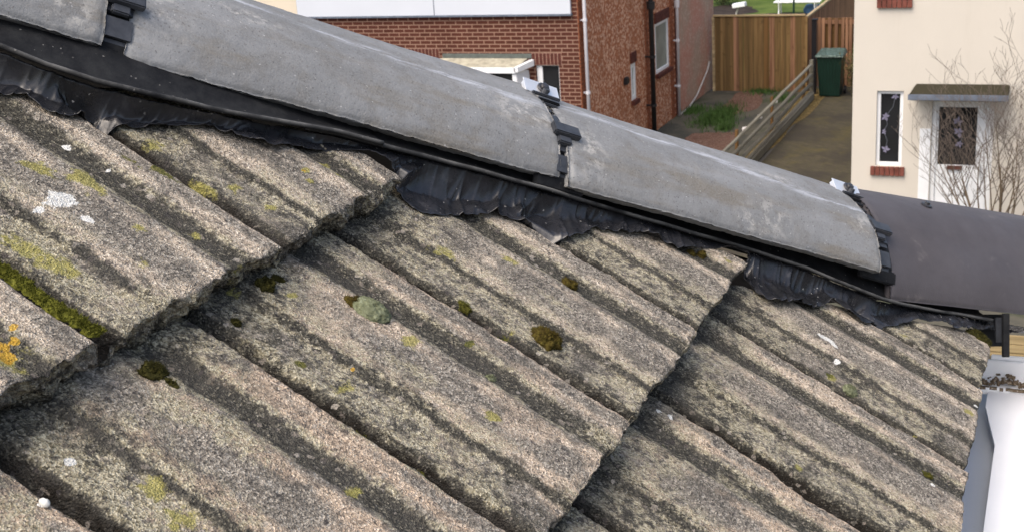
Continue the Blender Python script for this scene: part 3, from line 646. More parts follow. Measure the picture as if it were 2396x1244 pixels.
# ------------------------------------------------------------------ black union clips between the caps
def on_arc(h, q, off, dw=0.0, dv=0.0, arc=None):
    aw, av = (AW, AV) if arc is None else arc
    i = q*(len(aw)-1); j = np.arange(len(aw)); w, v = np.interp(i, j, aw), np.interp(i, j, av)
    tw, tv = np.interp(i, j, np.gradient(aw)), np.interp(i, j, np.gradient(av)); L_ = math.hypot(tw, tv)
    nw, nv = tv/L_, -tw/L_
    if nv < 0: nw, nv = -nw, -nv
    return HPt(h, w+dw+off*nw, v+dv+off*nv), nw*Wd+nv*Vd, (tw/L_)*Wd+(tv/L_)*Vd
def clip(h0, h1, dw, dv, label, plate=True, arc=None, dq=0):
    hc_ = (h0+h1)/2
    root = empty('hip_clip', HPt(hc_, dw, dv), label, 'hip clip', 'black union clips between the hip tiles')
    # strap bent over the arc, in segments with small steps
    s = MB(); hw = (h1-h0)/2+.006
    for (q0, q1, of, hwk) in ((.0, .03, -.006, hw), (.032, .086, -.0012, hw*.92), (.104, .122, -.0024, hw*.9), (.12, .20, -.0005, hw*.92), (.205, .262, -.0008, hw*.92), (.284, .302, -.0014, hw), (.345, .5, -.001, hw), (.5, .95, -.002, hw)):
        qs = np.linspace(q0, q1, max(4, int((q1-q0)*40)))
        ring = []
        for q in qs:
            P, n_, t_ = on_arc(hc_, float(q), of, dw, dv, arc); ring.append([P-Hd*hwk-n_*.004, P-Hd*hwk, P+Hd*hwk, P+Hd*hwk-n_*.004])
        b = len(s.v)
        for r_ in ring: s.v += [tuple(x) for x in r_]
        for i in range(len(ring)-1):
            for kx in range(4): s.f.append((b+i*4+kx, b+i*4+(kx+1) % 4, b+(i+1)*4+(kx+1) % 4, b+(i+1)*4+kx))
        s.f.append((b, b+1, b+2, b+3)); e = b+(len(ring)-1)*4; s.f.append((e+3, e+2, e+1, e))
    # dark gaskets under the strap
    s.build('strap', M['clip'], root)
    g_ = MB()
    for q in np.linspace(0.005, .94, 40):
        P, n_, t_ = on_arc(hc_, float(q), -.0095, dw, dv, arc); g_.obox(P, Hd*(hw+.006), t_*.0075, n_*.003)
    g_.build('gasket', M['tray'], root)
    def block(name, q, half_h, half_t, half_n, off, hof=0.0, bev=.0012, mat='clip'):
        P, n_, t_ = on_arc(hc_+hof, max(q+dq, 0), off, dw, dv, arc)
        return MB().obox(P, Hd*half_h, t_*half_t, n_*half_n).build(name, M[mat], root, bevel=bev)
    block('cross_block', .168, .0165, .0078, .0036, .0045, .004)
    block('neck_block', .135, .0080, .0045, .003, .0012, .001)
    block('rib_bar', .352, .0185, .0026, .0016, .0062, .003)
    block('slot_bar', .332, .014, .0022, .0016, .0030, .005, mat='tray')
    block('slot_bar', .315, .012, .0016, .0016, .0010, .003)
    block('foot_block', -.0, .030, .008, .004, -.010, 0, .0015, 'tray') 
    if plate:
        P, n_, t_ = on_arc(hc_+.003, .395, .0085, dw, dv, arc)
        n_ = n_-.55*t_*(1 if t_@Wd > 0 else -1)*-1; n_ /= np.linalg.norm(n_); t_ = np.cross(n_, Hd)
        p_ = MB()
        # folded bright plate: broad face and a turned-up end
        p_.obox(P, Hd*.0225, t_*.0098, n_*.0006)
        p_.obox(P-Hd*.020-n_*.004+t_*.0, Hd*.0006, t_*.0085, n_*.003)
        p_.build('metal_plate', M['plate'], root, bevel=.0003)
        w1 = MB(); c_ = P+n_*.0022+Hd*.002
        w1.tube([c_-n_*.001, c_+n_*.0004, c_+n_*.0012], [.0078, .0078, .0068], 24)
        wa = w1.build('washer', M['screw'], root, smooth=False)
        MB().tube([c_+n_*.0012, c_+n_*.0042, c_+n_*.0050], [.0048, .0046, .003], 8).build('screw_head', M['screw'], wa)
        P3, n3, t3 = on_arc(hc_+.004, .372, .009, dw, dv, arc)
        MB().tube([P3-n3*.004, P3+n3*.003], [.0042, .0036], 10).build('screw_boss', M['clip'], root)
    return root
clip(-.0185, -.002, 0, 0, 'black clip at the top left of the photo, between the first two grey hip tiles', plate=True, dq=-.03)
clip(.4505, .458, .004, 0, 'black clip with bright steel plate halfway down the hip, in front of the brick house')
clip(.905, .925, .013, .004, 'black clip with bright steel plate where grey hip tile meets brown one')

# black screw in the crest of the brown cap and the tray foot under it
def brownP(h, q, off=0):
    aw, av = barc(); i = q*(len(aw)-1); j = np.arange(len(aw)); w, v = np.interp(i, j, aw), np.interp(i, j, av)
    return O2+h*H2+w*W2+(v+off)*V2
e = empty('cap_screw', brownP(.125, .40), 'small black screw with washer in the crest of the brown hip tile', 'screw')
c_ = brownP(.125, .405)
n_ = V2*.95+W2*.3; n_ /= np.linalg.norm(n_)
wsh = MB().tube([c_-n_*.002, c_+n_*.0022, c_+n_*.003], [.0075, .0075, .006], 20).build('washer', M['screw'], e)
MB().tube([c_+n_*.003, c_+n_*.006], [.0042, .0036], 6).build('screw_head', M['screw'], e)
# ------------------------------------------------------------------ the house we stand on: felted deck, walls, gutter
M['felt'] = simple('roofing_felt', (.035, .034, .033), .9, .2, .3, 20, .001, 200)
M['ownwall'] = simple('own_render', (.45, .42, .37), .9, .2, .12, 3, .003, 90)
M['timber'] = simple('timber', (.18, .12, .07), .8, .2, .3, 14)
own = empty('hip_roof_house', (-2.2, 0, GZ), 'house under the tiled hip roof we look over, almost hidden by its tiles and foil', 'house')
def c4(s, t, u): return tuple(RP(s, t, u).tolist())
m_ = MB()
sa, sb = -1.6, .300
tcut = lambda s: 1.385+.96*(s-.012)-.045
m_.add([c4(sa, -1.2, -.075), c4(sb, -1.2, -.075), c4(sb, tcut(sb), -.075), c4(sa, tcut(sa), -.075), c4(sa, -1.2, -.095), c4(sb, -1.2, -.095), c4(sb, tcut(sb), -.095), c4(sa, tcut(sa), -.095)],
       [(0, 1, 2, 3), (7, 6, 5, 4), (0, 4, 5, 1), (1, 5, 6, 2), (2, 6, 7, 3), (3, 7, 4, 0)])
# far slope beyond the hip: ridge side falling away from us
hA, hB = HPt(-2.0, -.10, .0), HPt(1.08, -.10, -.03)
fall = np.array([0, 1.0, -.62])
m_.add([hA, hB, hB+fall*.25*0+np.array([-.02, .02, 0]), hA+fall*2.9], [(0, 1, 2, 3)])
m_.build('roof_deck', M['felt'], own)
for k_, js in ((0, (-2.5, -1.5, -.5, .5)), (-1, (-3, -2, -1, 0)), (1, (-3, -2)), (2, (-4.5, -3.5)), (3, (-3, -2, -1))):
    for j_ in js: roof_tile(k_, j_, '', ds=.005, dt=.004, parent=own)
xw = float(RP(.30, 0, -.1)[0])-.14
MB().box(-4.2, xw, -1.2, 1.45, GZ, float(RP(.30, 0, -.1)[2])-.12).build('wall', M['ownwall'], own)
# gutter
def plastic(name, c, dirt=.25):
    k = NT(name, .35, .45); v = k.obj(); n1 = k.noise(v, 9, 5, .6)
    k.col(k.mix(k.mr(k.noise(v, 120, 5, .75), .66, .74, 0, dirt), k.ramp(n1, [(.3, tuple(x*.93 for x in c)), (.7, c)]), (.30, .25, .18))); return k.m
M['white'] = plastic('white_upvc', (.93, .935, .94), .4); M['greyplastic'] = plastic('grey_blue_plastic', (.44, .48, .54), .45)
g0 = atZ(2300, 1244, -.80); 
zf = -.760
Pa = atZ(2299, 1244, zf); Pb = atZ(2329, 1040, zf); Pc = atZ(2306, 950, zf)
gx = float((Pa[0]+Pb[0])/2)
gut = empty('gutter', (gx, .9, zf), 'white plastic gutter below the tile ends at the bottom right corner', 'gutter')
ytop = float(atZ(2350, 918, zf)[1]); gw = .17
b_ = MB()
pl = [(gx, .2, zf), (gx+gw, .2, zf), (gx+gw, ytop, zf), (Pc[0], ytop, zf), (Pc[0], Pc[1], zf), (gx, Pb[1], zf)]
b_.prism([np.array(p) for p in pl], (0, 0, -.004))
b_.box(gx+gw, gx+gw+.004, .2, ytop+.11, zf-.004, zf+.055)
b_.build('channel', M['white'], gut)
b2 = MB()
b2.box(gx-.10, gx-.001, .2, Pc[1]+.12, zf-.030, zf-.026)
b2.prism([(gx-.050, .2, zf-.026), (gx-.028, .2, zf+.012), (gx-.028, Pc[1]+.01, zf+.012), (gx-.050, Pc[1]+.01, zf-.026)], (0, 0, .003))
b2.build('back_ledge', M['greyplastic'], gut)
yj = ytop
x0 = Pc[0]-.012
b3 = MB(); b3.box(x0, gx+gw+.02, yj+.002, yj+.040, zf-.006, zf+.006); b3.box(x0, gx+gw+.02, yj+.040, yj+.046, zf-.006, zf+.030)
b3.box(x0+.012, gx+gw+.02, yj+.0465, yj+.050, zf-.006, zf+.036)
b3.build('corner_joint', M['white'], gut, bevel=.0012)
M['debris'] = moss_mat('gutter_debris', (.05, .035, .022), (.20, .15, .10), (.60, .56, .48))
rng = random.Random(4)
db = MB()
for i in range(230):
    x = rng.uniform(x0+.004, gx+gw); y = yj+.004+abs(rng.gauss(0, .012)); y = min(y, yj+.037); z = zf+.007+rng.uniform(0, .004)+.004*math.exp(-((x-x0-.035)/.015)**2); r_ = rng.uniform(.0008, .0026)
    a = [np.array([rng.gauss(0, 1) for _ in range(3)]) for _ in range(2)]; a0 = a[0]/np.linalg.norm(a[0]); a1 = np.cross(a0, a[1]); a1 /= np.linalg.norm(a1); a2 = np.cross(a0, a1)
    db.obox((x, y, z), a0*r_*1.4, a1*r_, a2*r_*.6)
for i in range(60):
    x = rng.uniform(x0+.004, gx+gw); db.obox((x, yj+.002+rng.gauss(0, .001), zf+.004), (rng.uniform(.002, .005), 0, 0), (0, .0015, 0), (0, 0, .002))
o = db.build('debris', M['debris'], None, (float(x0)+.05, yj+.02, zf+.006)); tag(o, 'brown grit and leaf debris caught on the gutter joint', 'debris', None, 'stuff')
# little black support bracket under the brown cap
br_ = empty('hip_bracket', atY(2355, 830, 1.66), 'thin black upright bracket between the brown hip tile and the gutter end', 'bracket')
p0 = atY(2353, 735, 1.66); p1 = atY(2353, 832, 1.66)
MB().obox((p0+p1)/2, rr*.0042, fw*.003, (p0-p1)/2*1.05).build('upright', M['tray'], br_, bevel=.0006)
p2 = atY(2336, 742, 1.67); p3 = atY(2338, 800, 1.67)
MB().obox((p2+p3)/2, rr*.0048, fw*.003, (p2-p3)/2).build('side_plate', M['clip'], br_, bevel=.0006)
p4 = atY(2322, 772, 1.69); MB().obox(p4, rr*.020, fw*.002, dd*.021).build('web', M['tray'], br_)

# ================================================================== BACKGROUND
def brickmat(name, c1, c2, mortar, axis='x', jit=.35):
    k = NT(name, .9, .15); v = k.obj()
    rot = {'x': (math.radians(90), 0, 0), 'y': (math.radians(90), 0, math.radians(90))}[axis]
    sx = k.n('ShaderNodeSeparateXYZ'); k.set(sx.inputs[0], v); cx = k.n('ShaderNodeCombineXYZ')
    k.set(cx.inputs[0], sx.outputs[0] if axis == 'x' else sx.outputs[1]); k.set(cx.inputs[1], sx.outputs[2])
    b = k.n('ShaderNodeTexBrick'); k.set(b.inputs['Vector'], cx.outputs[0]); b.offset = .5; b.squash = 1
    b.inputs['Scale'].default_value = 1; b.inputs['Brick Width'].default_value = .225; b.inputs['Row Height'].default_value = .075
    b.inputs['Mortar Size'].default_value = .011; b.inputs['Mortar Smooth'].default_value = .25; b.inputs['Bias'].default_value = 0
    k.set(b.inputs['Color1'], c1+(1,)); k.set(b.inputs['Color2'], c2+(1,)); k.set(b.inputs['Mortar'], mortar+(1,))
    vv = k.n('ShaderNodeTexBrick'); k.set(vv.inputs['Vector'], cx.outputs[0]); vv.offset = .5; vv.inputs['Scale'].default_value = 1; vv.inputs['Brick Width'].default_value = .225; vv.inputs['Row Height'].default_value = .075; vv.inputs['Mortar Size'].default_value = 0
    vv.inputs['Color1'].default_value = (.45, .45, .5, 1); vv.inputs['Color2'].default_value = (1.5, 1.35, 1.25, 1); vv.inputs['Bias'].default_value = .1
    c = k.mix(k.mr(k.noise(v, 1.6, 4), .35, .75, 0, .5), b.outputs['Color'], k.mix(1.0, b.outputs['Color'], (.62, .58, .58), 'MULTIPLY'))
    c = k.mix(k.mr(k.noise(v, 30, 4), .5, .8, 0, .35), c, (.10, .05, .035)); c = k.mix(k.math('SUBTRACT', .75, b.outputs['Fac'], True), c, k.mix(1.0, c, vv.outputs['Color'], 'MULTIPLY')); k.col(c)
    k.bump(k.math('SUBTRACT', 1.0, b.outputs['Fac']), .6, .008); return k.m
M['brick'] = brickmat('red_brown_brick', (.115, .040, .026), (.060, .023, .018), (.29, .18, .13))
M['soldier'] = simple('soldier_brick', (.095, .034, .026), .9, .15, .4, 14, .004, 60)
M['mortar'] = simple('buff_mortar', (.33, .21, .16), .9, .15, .2, 20)
def pebble(name, c1, c2, c3, sc=22):
    k = NT(name, .95, .1); v = k.obj(); g = k.sep(k.vor(v, sc)); n1 = k.noise(v, 12, 4); n2 = k.noise(v, 1.4, 4)
    c = k.ramp(n1, [(.3, c1), (.65, c2)]); c = k.mix(k.mr(g[0], .58, .82, 0, .8), c, c3); c = k.mix(k.mr(n2, .45, .7, 0, .4), c, tuple(x*.6 for x in c2)); k.col(c)
    k.bump(k.vor(v, sc*1.6, 'Distance'), .9, .012); return k.m
M['dash'] = pebble('red_pebbledash', (.27, .098, .052), (.48, .205, .110), (.74, .50, .36), 24)
def pinkmat():
    k = NT('faded_pink_render', .95, .1); v = k.obj(); g = k.sep(k.vor(v, 20))
    c = k.ramp(k.noise(v, .9, 4, .6), [(.40, (.42, .30, .22)), (.58, (.50, .25, .18))]); c = k.mix(k.mr(g[0], .6, .9, 0, .45), c, (.62, .46, .36)); k.col(c)
    k.bump(k.vor(v, 30, 'Distance'), .9, .01); return k.m
M['pink'] = pinkmat()
def creammat(name, c):
    k = NT(name, .9, .15); v = k.obj(); n1 = k.noise(v, 1.2, 5, .6); d_ = k.noise(k.mapping(v, (5, 5, .5)), 1.0, 5, .65)
    b_ = k.ramp(n1, [(.3, tuple(x*.95 for x in c)), (.7, c)]); b_ = k.mix(k.mr(d_, .52, .80, 0, .35), b_, tuple(x*y for x, y in zip(c, (.84, .83, .80))))
    b_ = k.mix(k.mr(k.noise(v, 40, 4), .5, .8, 0, .25), b_, tuple(x*.85 for x in c)); k.col(b_); k.bump(k.noise(v, 70, 4), .6, .004); return k.m
M['cream'] = creammat('cream_render', (.62, .58, .51))
M['cream2'] = simple('cream_render_far', (.66, .59, .47), .9, .15, .04, 1.2)
M['wpaint'] = simple('white_cladding', (.60, .64, .70), .6, .3, .03, 1)
M['wframe'] = simple('white_frame', (.80, .82, .84), .4, .4, .04, 6)
def glassmat(name, c, rough=.08):
    k = NT(name, rough, .5); k.col(k.ramp(k.noise(k.obj(), 2.2, 3), [(.3, tuple(x*.6 for x in c)), (.7, c)])); return k.m
M['dark'] = glassmat('dark_glass', (.018, .020, .022)); M['frost'] = glassmat('frosted_glass', (.30, .34, .30), .35)
M['blackpipe'] = simple('black_pipe', (.018, .019, .022), .4, .4, .2, 8); M['whitepipe'] = simple('white_pipe', (.66, .66, .70), .45, .4, .06, 5)
M['greyhose'] = simple('grey_cable', (.42, .40, .38), .6, .3, .1, 8)
M['canopy'] = simple('green_grey_felt', (.11, .125, .115), .85, .2, .2, 10); M['board'] = simple('weathered_boards', (.34, .32, .25), .85, .2, .3, 9)
M['moss_top'] = moss_mat('mossy_canopy', (.018, .016, .012), (.042, .038, .024), (.075, .068, .038))
M['blue'] = simple('blue_grey_fascia', (.13, .155, .20), .55, .3, .2, 10)
def wood(name, lo, hi, axis=2, sc=1.0):
    k = NT(name, .85, .2); v = k.obj(); s_ = [26*sc, 26*sc, 26*sc]; s_[axis] = 1.6
    n1 = k.noise(k.mapping(v, tuple(s_)), 1, 5, .6); c = k.ramp(n1, [(.3, lo), (.7, hi)])
    s2 = [9*sc, 9*sc, 9*sc]; s2[axis] = .12
    c = k.mix(k.mr(k.noise(k.mapping(v, tuple(s2)), 1, 2, .5), .40, .64, 0, .7), c, tuple(x*.45 for x in hi)); c = k.mix(k.mr(k.noise(k.mapping(v, tuple(s2), (7, 3, 0)), 1, 2, .5), .52, .66, 0, .55), c, tuple(min(1, x*1.35) for x in hi))
    c = k.mix(k.mr(k.noise(v, 5, 3), .60, .72, 0, .4), c, tuple(x*.5 for x in lo)); k.col(c); k.bump(n1, .4, .003); return k.m
M['fence'] = wood('golden_fence_wood', (.135, .082, .034), (.235, .150, .066)); M['fenceR'] = wood('red_brown_fence_wood', (.14, .068, .038), (.33, .185, .11))
M['fenced'] = wood('dark_fence_wood', (.105, .055, .022), (.175, .098, .038)); M['cap'] = wood('pale_cap', (.36, .27, .15), (.50, .40, .24), 0)
M['rail'] = wood('grey_rail_wood', (.11, .105, .085), (.22, .21, .17), 1)
M['post'] = simple('black_post', (.010, .010, .013), .5, .3, .2, 8)
M['bin'] = simple('green_bin', (.007, .028, .020), .45, .35, .2, 6)
def lidmat():
    k = NT('bin_lid', .4, .4); v = k.obj(); k.col(k.mix(k.mr(k.noise(v, 30, 4, .7), .50, .62), (.015, .045, .034), (.26, .36, .33))); return k.m
M['lid'] = lidmat()
# --- ground sheets
def groundmat():
    k = NT('grass_ground', .95, .1); v = k.obj(); n1 = k.noise(v, 1.2, 5, .6); n2 = k.noise(v, 22, 4)
    c = k.ramp(n1, [(.3, (.045, .075, .018)), (.55, (.090, .130, .030)), (.75, (.14, .15, .05))]); c = k.mix(k.mr(n2, .5, .8, 0, .5), c, (.03, .05, .012)); k.col(c); k.bump(n2, .9, .03); return k.m
def drivemat():
    k = NT('mossy_block_drive', .95, .1); v = k.obj(); vr = k.mapping(v, (1, 1, 1), (0, 0, 0), (0, 0, math.radians(45)))
    b = k.n('ShaderNodeTexBrick'); k.set(b.inputs['Vector'], vr); b.inputs['Scale'].default_value = 1; b.inputs['Brick Width'].default_value = .2; b.inputs['Row Height'].default_value = .1; b.inputs['Mortar Size'].default_value = .006
    b.inputs['Color1'].default_value = (.082, .070, .050, 1); b.inputs['Color2'].default_value = (.060, .052, .040, 1); b.inputs['Mortar'].default_value = (.06, .062, .022, 1)
    c = k.mix(k.mr(k.noise(v, .7, 5, .6), .42, .68, 0, .75), b.outputs['Color'], (.040, .036, .032)); c = k.mix(k.mr(k.noise(v, 1.3, 4), .52, .72, 0, .55), c, (.10, .085, .030))
    c = k.mix(k.mr(k.noise(v, 25, 4), .4, .8, 0, .4), c, (.03, .025, .018)); k.col(c); return k.m
def pathmat():
    k = NT('patchy_path', .95, .1); v = k.obj()
    c = k.ramp(k.noise(v, .9, 4, .55), [(.38, (.050, .052, .046)), (.52, (.090, .085, .068)), (.64, (.055, .060, .040))])
    c = k.mix(k.mr(k.noise(v, 18, 4), .45, .8, 0, .5), c, (.12, .105, .08)); k.col(c); return k.m
M['grass'] = groundmat(); M['drive'] = drivemat(); M['path'] = pathmat()
M['redgravel'] = pebble('red_gravel', (.10, .056, .042), (.145, .080, .060), (.20, .145, .115), 40)
M['leaves'] = pebble('fallen_leaves', (.09, .065, .03), (.15, .11, .045), (.24, .18, .08), 30)
def sheet(name, pts, z, mat, kind='structure', thick=0):
    m_ = MB(); m_.add([(x, y, z) for x, y in pts], [tuple(range(len(pts)))])
    o = m_.build(name, mat, None, (0, 0, z)); o['kind'] = kind; return o
def rect(x0, x1, y0, y1): return [(x0, y0), (x1, y0), (x1, y1), (x0, y1)]
sheet('ground', rect(-500, 500, -500, 900), GZ, simple('earth_and_tarmac', (.085, .080, .074), .95, .1, .3, .2))
sheet('lawn', rect(-30, -2.9, 33.4, 75), GZ+.004, M['grass'])
sheet('path', rect(-8.25, -5.6, 14, 31.8), GZ+.006, M['path'])
sheet('driveway', rect(-5.35, -2.9, 14, 33.4), GZ+.006, M['drive'])
sheet('front_path', rect(-3.2, 4, 15, 20.6), GZ+.002, M['path'])
def blobsheet(name, cx, cy, rx, ry, z, mat, seed, kind='structure', n=60):
    pts = []
    for i in range(n):
        a = 2*math.pi*i/n; q = float(1+.35*vn(np.array([math.cos(a), math.sin(a), seed*1.0]), .6, seed)+.12*vn(np.array([math.cos(a), math.sin(a), seed*1.0]), .15, seed)); pts.append((cx+rx*q*math.cos(a), cy+ry*q*math.sin(a)))
    return sheet(name, pts, z, mat, kind)
def gp(x, y): v = atZ(x, y, GZ); return float(v[0]), float(v[1])
for i, (px, py, rx, ry) in enumerate(((1745, 238, .42, 1.5), (1655, 335, .55, 1.1))):
    blobsheet('gravel_patch', *gp(px, py), rx, ry, GZ+.010+.001*i, M['redgravel'], 3+i)
blobsheet('leaf_litter', *gp(1880, 245), .30, 2.4, GZ+.011, M['leaves'], 8)
blobsheet('leaf_litter', *gp(1800, 330), .22, 2.0, GZ+.012, M['leaves'], 9)
# grass tufts: real blades
M['blade'] = simple('grass_blade', (.050, .100, .024), .8, .2, .45, 8)
def tufts(name, spots, seed, label):
    rng = random.Random(seed); m_ = MB()
    for (px, py, rx, ry, n) in spots:
        cx, cy = gp(px, py)
        for i in range(n):
            x = cx+rng.gauss(0, rx*.5); y = cy+rng.gauss(0, ry*.5); h = rng.uniform(.05, .16); a = rng.uniform(0, 6.28); l = rng.uniform(.02, .09); w = .009
            dx, dy = math.cos(a), math.sin(a)
            m_.add([(x-dy*w, y+dx*w, GZ), (x+dy*w, y-dx*w, GZ), (x+dx*l, y+dy*l, GZ+h)], [(0, 1, 2)])
    o = m_.build(name, M['blade']); tag(o, label, 'grass', None, 'stuff')
tufts('grass', [(1680, 275, .42, 1.1, 2600), (1625, 262, .22, .5, 500), (1790, 212, .45, .6, 1300), (1700, 300, .2, .5, 400), (1830, 235, .3, .5, 350)], 5, 'green grass and weeds growing through the side path of the brick house')

# --- walls with openings
def wall_y(m_, Y, x0, x1, z0, z1, ops, thick=.25):     # front faces -Y
    xs = sorted({x0, x1, *[v for o in ops for v in o[:2]]}); zs = sorted({z0, z1, *[v for o in ops for v in o[2:]]})
    for a, b in zip(xs, xs[1:]):
        for c, d in zip(zs, zs[1:]):
            mx, mz = (a+b)/2, (c+d)/2
            if any(o[0] < mx < o[1] and o[2] < mz < o[3] for o in ops): continue
            m_.add([(a, Y, c), (b, Y, c), (b, Y, d), (a, Y, d)], [(0, 1, 2, 3)]); m_.add([(a, Y+thick, c), (b, Y+thick, c), (b, Y+thick, d), (a, Y+thick, d)], [(3, 2, 1, 0)])
    for (a, b, c, d) in list(ops)+[(x0, x1, z0, z1)]:
        m_.add([(a, Y, c), (b, Y, c), (b, Y, d), (a, Y, d), (a, Y+thick, c), (b, Y+thick, c), (b, Y+thick, d), (a, Y+thick, d)], [(0, 4, 5, 1), (1, 5, 6, 2), (2, 6, 7, 3), (3, 7, 4, 0)])
    return m_
def wall_x(m_, X, y0, y1, z0, z1, ops, thick=-.25):
    ys = sorted({y0, y1, *[v for o in ops for v in o[:2]]}); zs = sorted({z0, z1, *[v for o in ops for v in o[2:]]})
    for a, b in zip(ys, ys[1:]):
        for c, d in zip(zs, zs[1:]):
            my, mz = (a+b)/2, (c+d)/2
            if any(o[0] < my < o[1] and o[2] < mz < o[3] for o in ops): continue
            m_.add([(X, a, c), (X, b, c), (X, b, d), (X, a, d)], [(0, 1, 2, 3)]); m_.add([(X+thick, a, c), (X+thick, b, c), (X+thick, b, d), (X+thick, a, d)], [(3, 2, 1, 0)])
    for (a, b, c, d) in list(ops)+[(y0, y1, z0, z1)]:
        m_.add([(X, a, c), (X, b, c), (X, b, d), (X, a, d), (X+thick, a, c), (X+thick, b, c), (X+thick, b, d), (X+thick, a, d)], [(0, 4, 5, 1), (1, 5, 6, 2), (2, 6, 7, 3), (3, 7, 4, 0)])
    return m_
def window_y(root, x0, x1, z0, z1, Y, fr=.06, pane='dark', name='window', bars=()):
    m_ = MB(); y0, y1 = Y+.05, Y+.11
    m_.box(x0, x0+fr, y0, y1, z0, z1).box(x1-fr, x1, y0, y1, z0, z1).box(x0+fr, x1-fr, y0, y1, z0, z0+fr).box(x0+fr, x1-fr, y0, y1, z1-fr, z1)
    for b in bars: m_.box(b-fr/2, b+fr/2, y0, y1, z0+fr, z1-fr)
    w = m_.build(name, M['wframe'], root, bevel=.006)
    MB().box(x0+fr, x1-fr, Y+.075, Y+.085, z0+fr, z1-fr).build('pane', M[pane], w); return w
# ============ brick house
BX, BY = -8.25, 22.45
bh = empty('brick_house', (BX, BY, GZ), 'red brick and pebbledash house with white cladding panels, behind the hip tiles', 'house')
op_small = (-9.13, -8.66, -5.15, -3.985); op_left = (-13.6, -11.10, -5.15, -3.90); op_bay = (-11.0, -9.42, -6.2, -4.05)
wall_y(MB(), BY, -22, BX, GZ, .5, [op_small, op_left, op_bay]).build('brick_wall', M['brick'], bh)
# side wall
yw = [atX(1533, 55, BX), atX(1563, 43, BX), atX(1533, 178, BX), atX(1563, 160, BX)]
ow = (27.28, 28.33, -5.05, -3.94); on = (25.50, 25.82, -5.28, -4.50)
wall_x(MB(), BX, BY+.252, 29.0, GZ, .5, [ow, on]).build('pebbledash_wall', M['dash'], bh)
wall_x(MB(), BX+.003, 29.0, 32.45, GZ, .5, []).build('pink_render_wall', M['pink'], bh)
# brick quoins on the side wall
M['quoin'] = simple('orange_brick_quoin', (.26, .092, .046), .9, .15, .35, 11, .004, 60)
for yy, w0, w1 in ((BY, .30, .42), (26.55, .20, .30), (28.45, .22, .34)):
    z = GZ; q = MB()
    i = 0
    while z < .4:
        w = w0 if i % 2 else w1
        q.box(BX+.0, BX+.018, yy+.002, yy+w, z+.006, z+.069*1.0); z += .075; i += 1
    q.build('quoin_strip', M['quoin'], bh)
MB().box(BX-.005, BX+.010, 29.0-.14, 29.0+.02, GZ, .45).build('corner_strip', M['soldier'], bh)
# soldier courses over openings
def soldiers(x0, x1, z0):
    m_ = MB(); x = x0
    while x < x1-.03: m_.box(x+.006, x+.066, BY-.006, BY+.02, z0, z0+.215); x += .075
    s_ = m_.build('soldier_course', M['soldier'], bh); MB().box(x0-.006, x, BY-.002, BY+.01, z0-.008, z0+.222).build('mortar_bed', M['mortar'], s_)
soldiers(-9.20, -8.62, -3.985); soldiers(-13.6, -11.10, -3.90)
window_y(bh, *op_small[:2], *op_small[2:], BY, .028); MB().box(op_small[0]+.03, op_small[0]+.115, BY+.045, BY+.112, op_small[2]+.03, op_small[3]-.03).build('side_mullion', M['wframe'], bh); window_y(bh, *op_left[:2], *op_left[2:], BY, .09, bars=(-12.4,))
# side windows
def window_x(root, y0, y1, z0, z1, X, fr, pane):
    m_ = MB(); x0, x1 = X-.09, X-.03
    m_.box(x0, x1, y0, y0+fr, z0, z1).box(x0, x1, y1-fr, y1, z0, z1).box(x0, x1, y0+fr, y1-fr, z0, z0+fr).box(x0, x1, y0+fr, y1-fr, z1-fr, z1)
    w = m_.build('window', M['wframe'], root, bevel=.006); MB().box(X-.065, X-.055, y0+fr, y1-fr, z0+fr, z1-fr).build('pane', M[pane], w)
    MB().box(X-.02, X+.05, y0-.03, y1+.03, z0-.09, z0-.002).build('sill', M['soldier'], w); MB().box(X-.03, X+.006, y0-.02, y1+.02, z1+.002, z1+.22).build('lintel', M['soldier'], w); return w
window_x(bh, *ow, BX+.03, .075, 'frost'); window_x(bh, *on, BX+.03, .10, 'frost')
# cladding
zc = -3.035
cl = MB().box(-14.18, -8.36, BY-.06, BY-.003, zc, .48).build('white_cladding', M['wpaint'], bh); MB().box(-14.2, -8.34, BY-.075, BY-.002, zc-.035, zc-.002).build('drip_strip', M['blue'], cl)
MB().box(-11.14, -11.125, BY-.064, BY-.0602, zc, .48).build('panel_seam', M['blue'], cl)
MB().box(-22, -14.19, BY-.05, BY-.003, zc+.02, .48).build('cream_panel', M['cream2'], bh)
MB().box(-15.3, -14.19, BY-.03, BY-.002, -3.25, zc-.04).build('cream_band', M['cream2'], bh)
# door canopy / bay
bay = MB()
bay.hexa([(-11.05, BY-.02, -3.86), (-9.20, BY-.02, -3.86), (-9.20, BY-.002, -3.86), (-11.05, BY-.002, -3.86), (-11.05, BY-.02, -3.775), (-9.20, BY-.02, -3.775), (-9.20, BY-.002, -3.775), (-11.05, BY-.002, -3.775)])
cn = bay.build('canopy_flashing', M['canopy'], bh)
YF = BY-.42
zb1 = float(atY(1130, 160, YF)[2]); zb2 = float(atY(1130, 172.5, YF-.03)[2]); xr = float(atY(1207, 166, YF)[0])
b2 = MB()
for i in range(5):          # sloping boards
    f0, f1 = i/5, (i+1)/5
    y0, y1 = BY-.022-(.40*f0), BY-.022-(.40*f1)+.012; z0, z1 = -3.862+(zb1+3.862)*f0, -3.862+(zb1+3.862)*f1
    b2.hexa([(-11.10, y1, z1-.022), (xr-.02+.10*(1-f1), y1, z1-.022), (xr-.02+.10*(1-f0), y0, z0-.022), (-11.10, y0, z0-.022), (-11.10, y1, z1), (xr-.02+.10*(1-f1), y1, z1), (xr-.02+.10*(1-f0), y0, z0), (-11.10, y0, z0)])
rf = b2.build('canopy_boards', M['board'], bh)
b3 = MB().box(-11.15, xr, YF-.03, YF, zb2, zb1+.012)
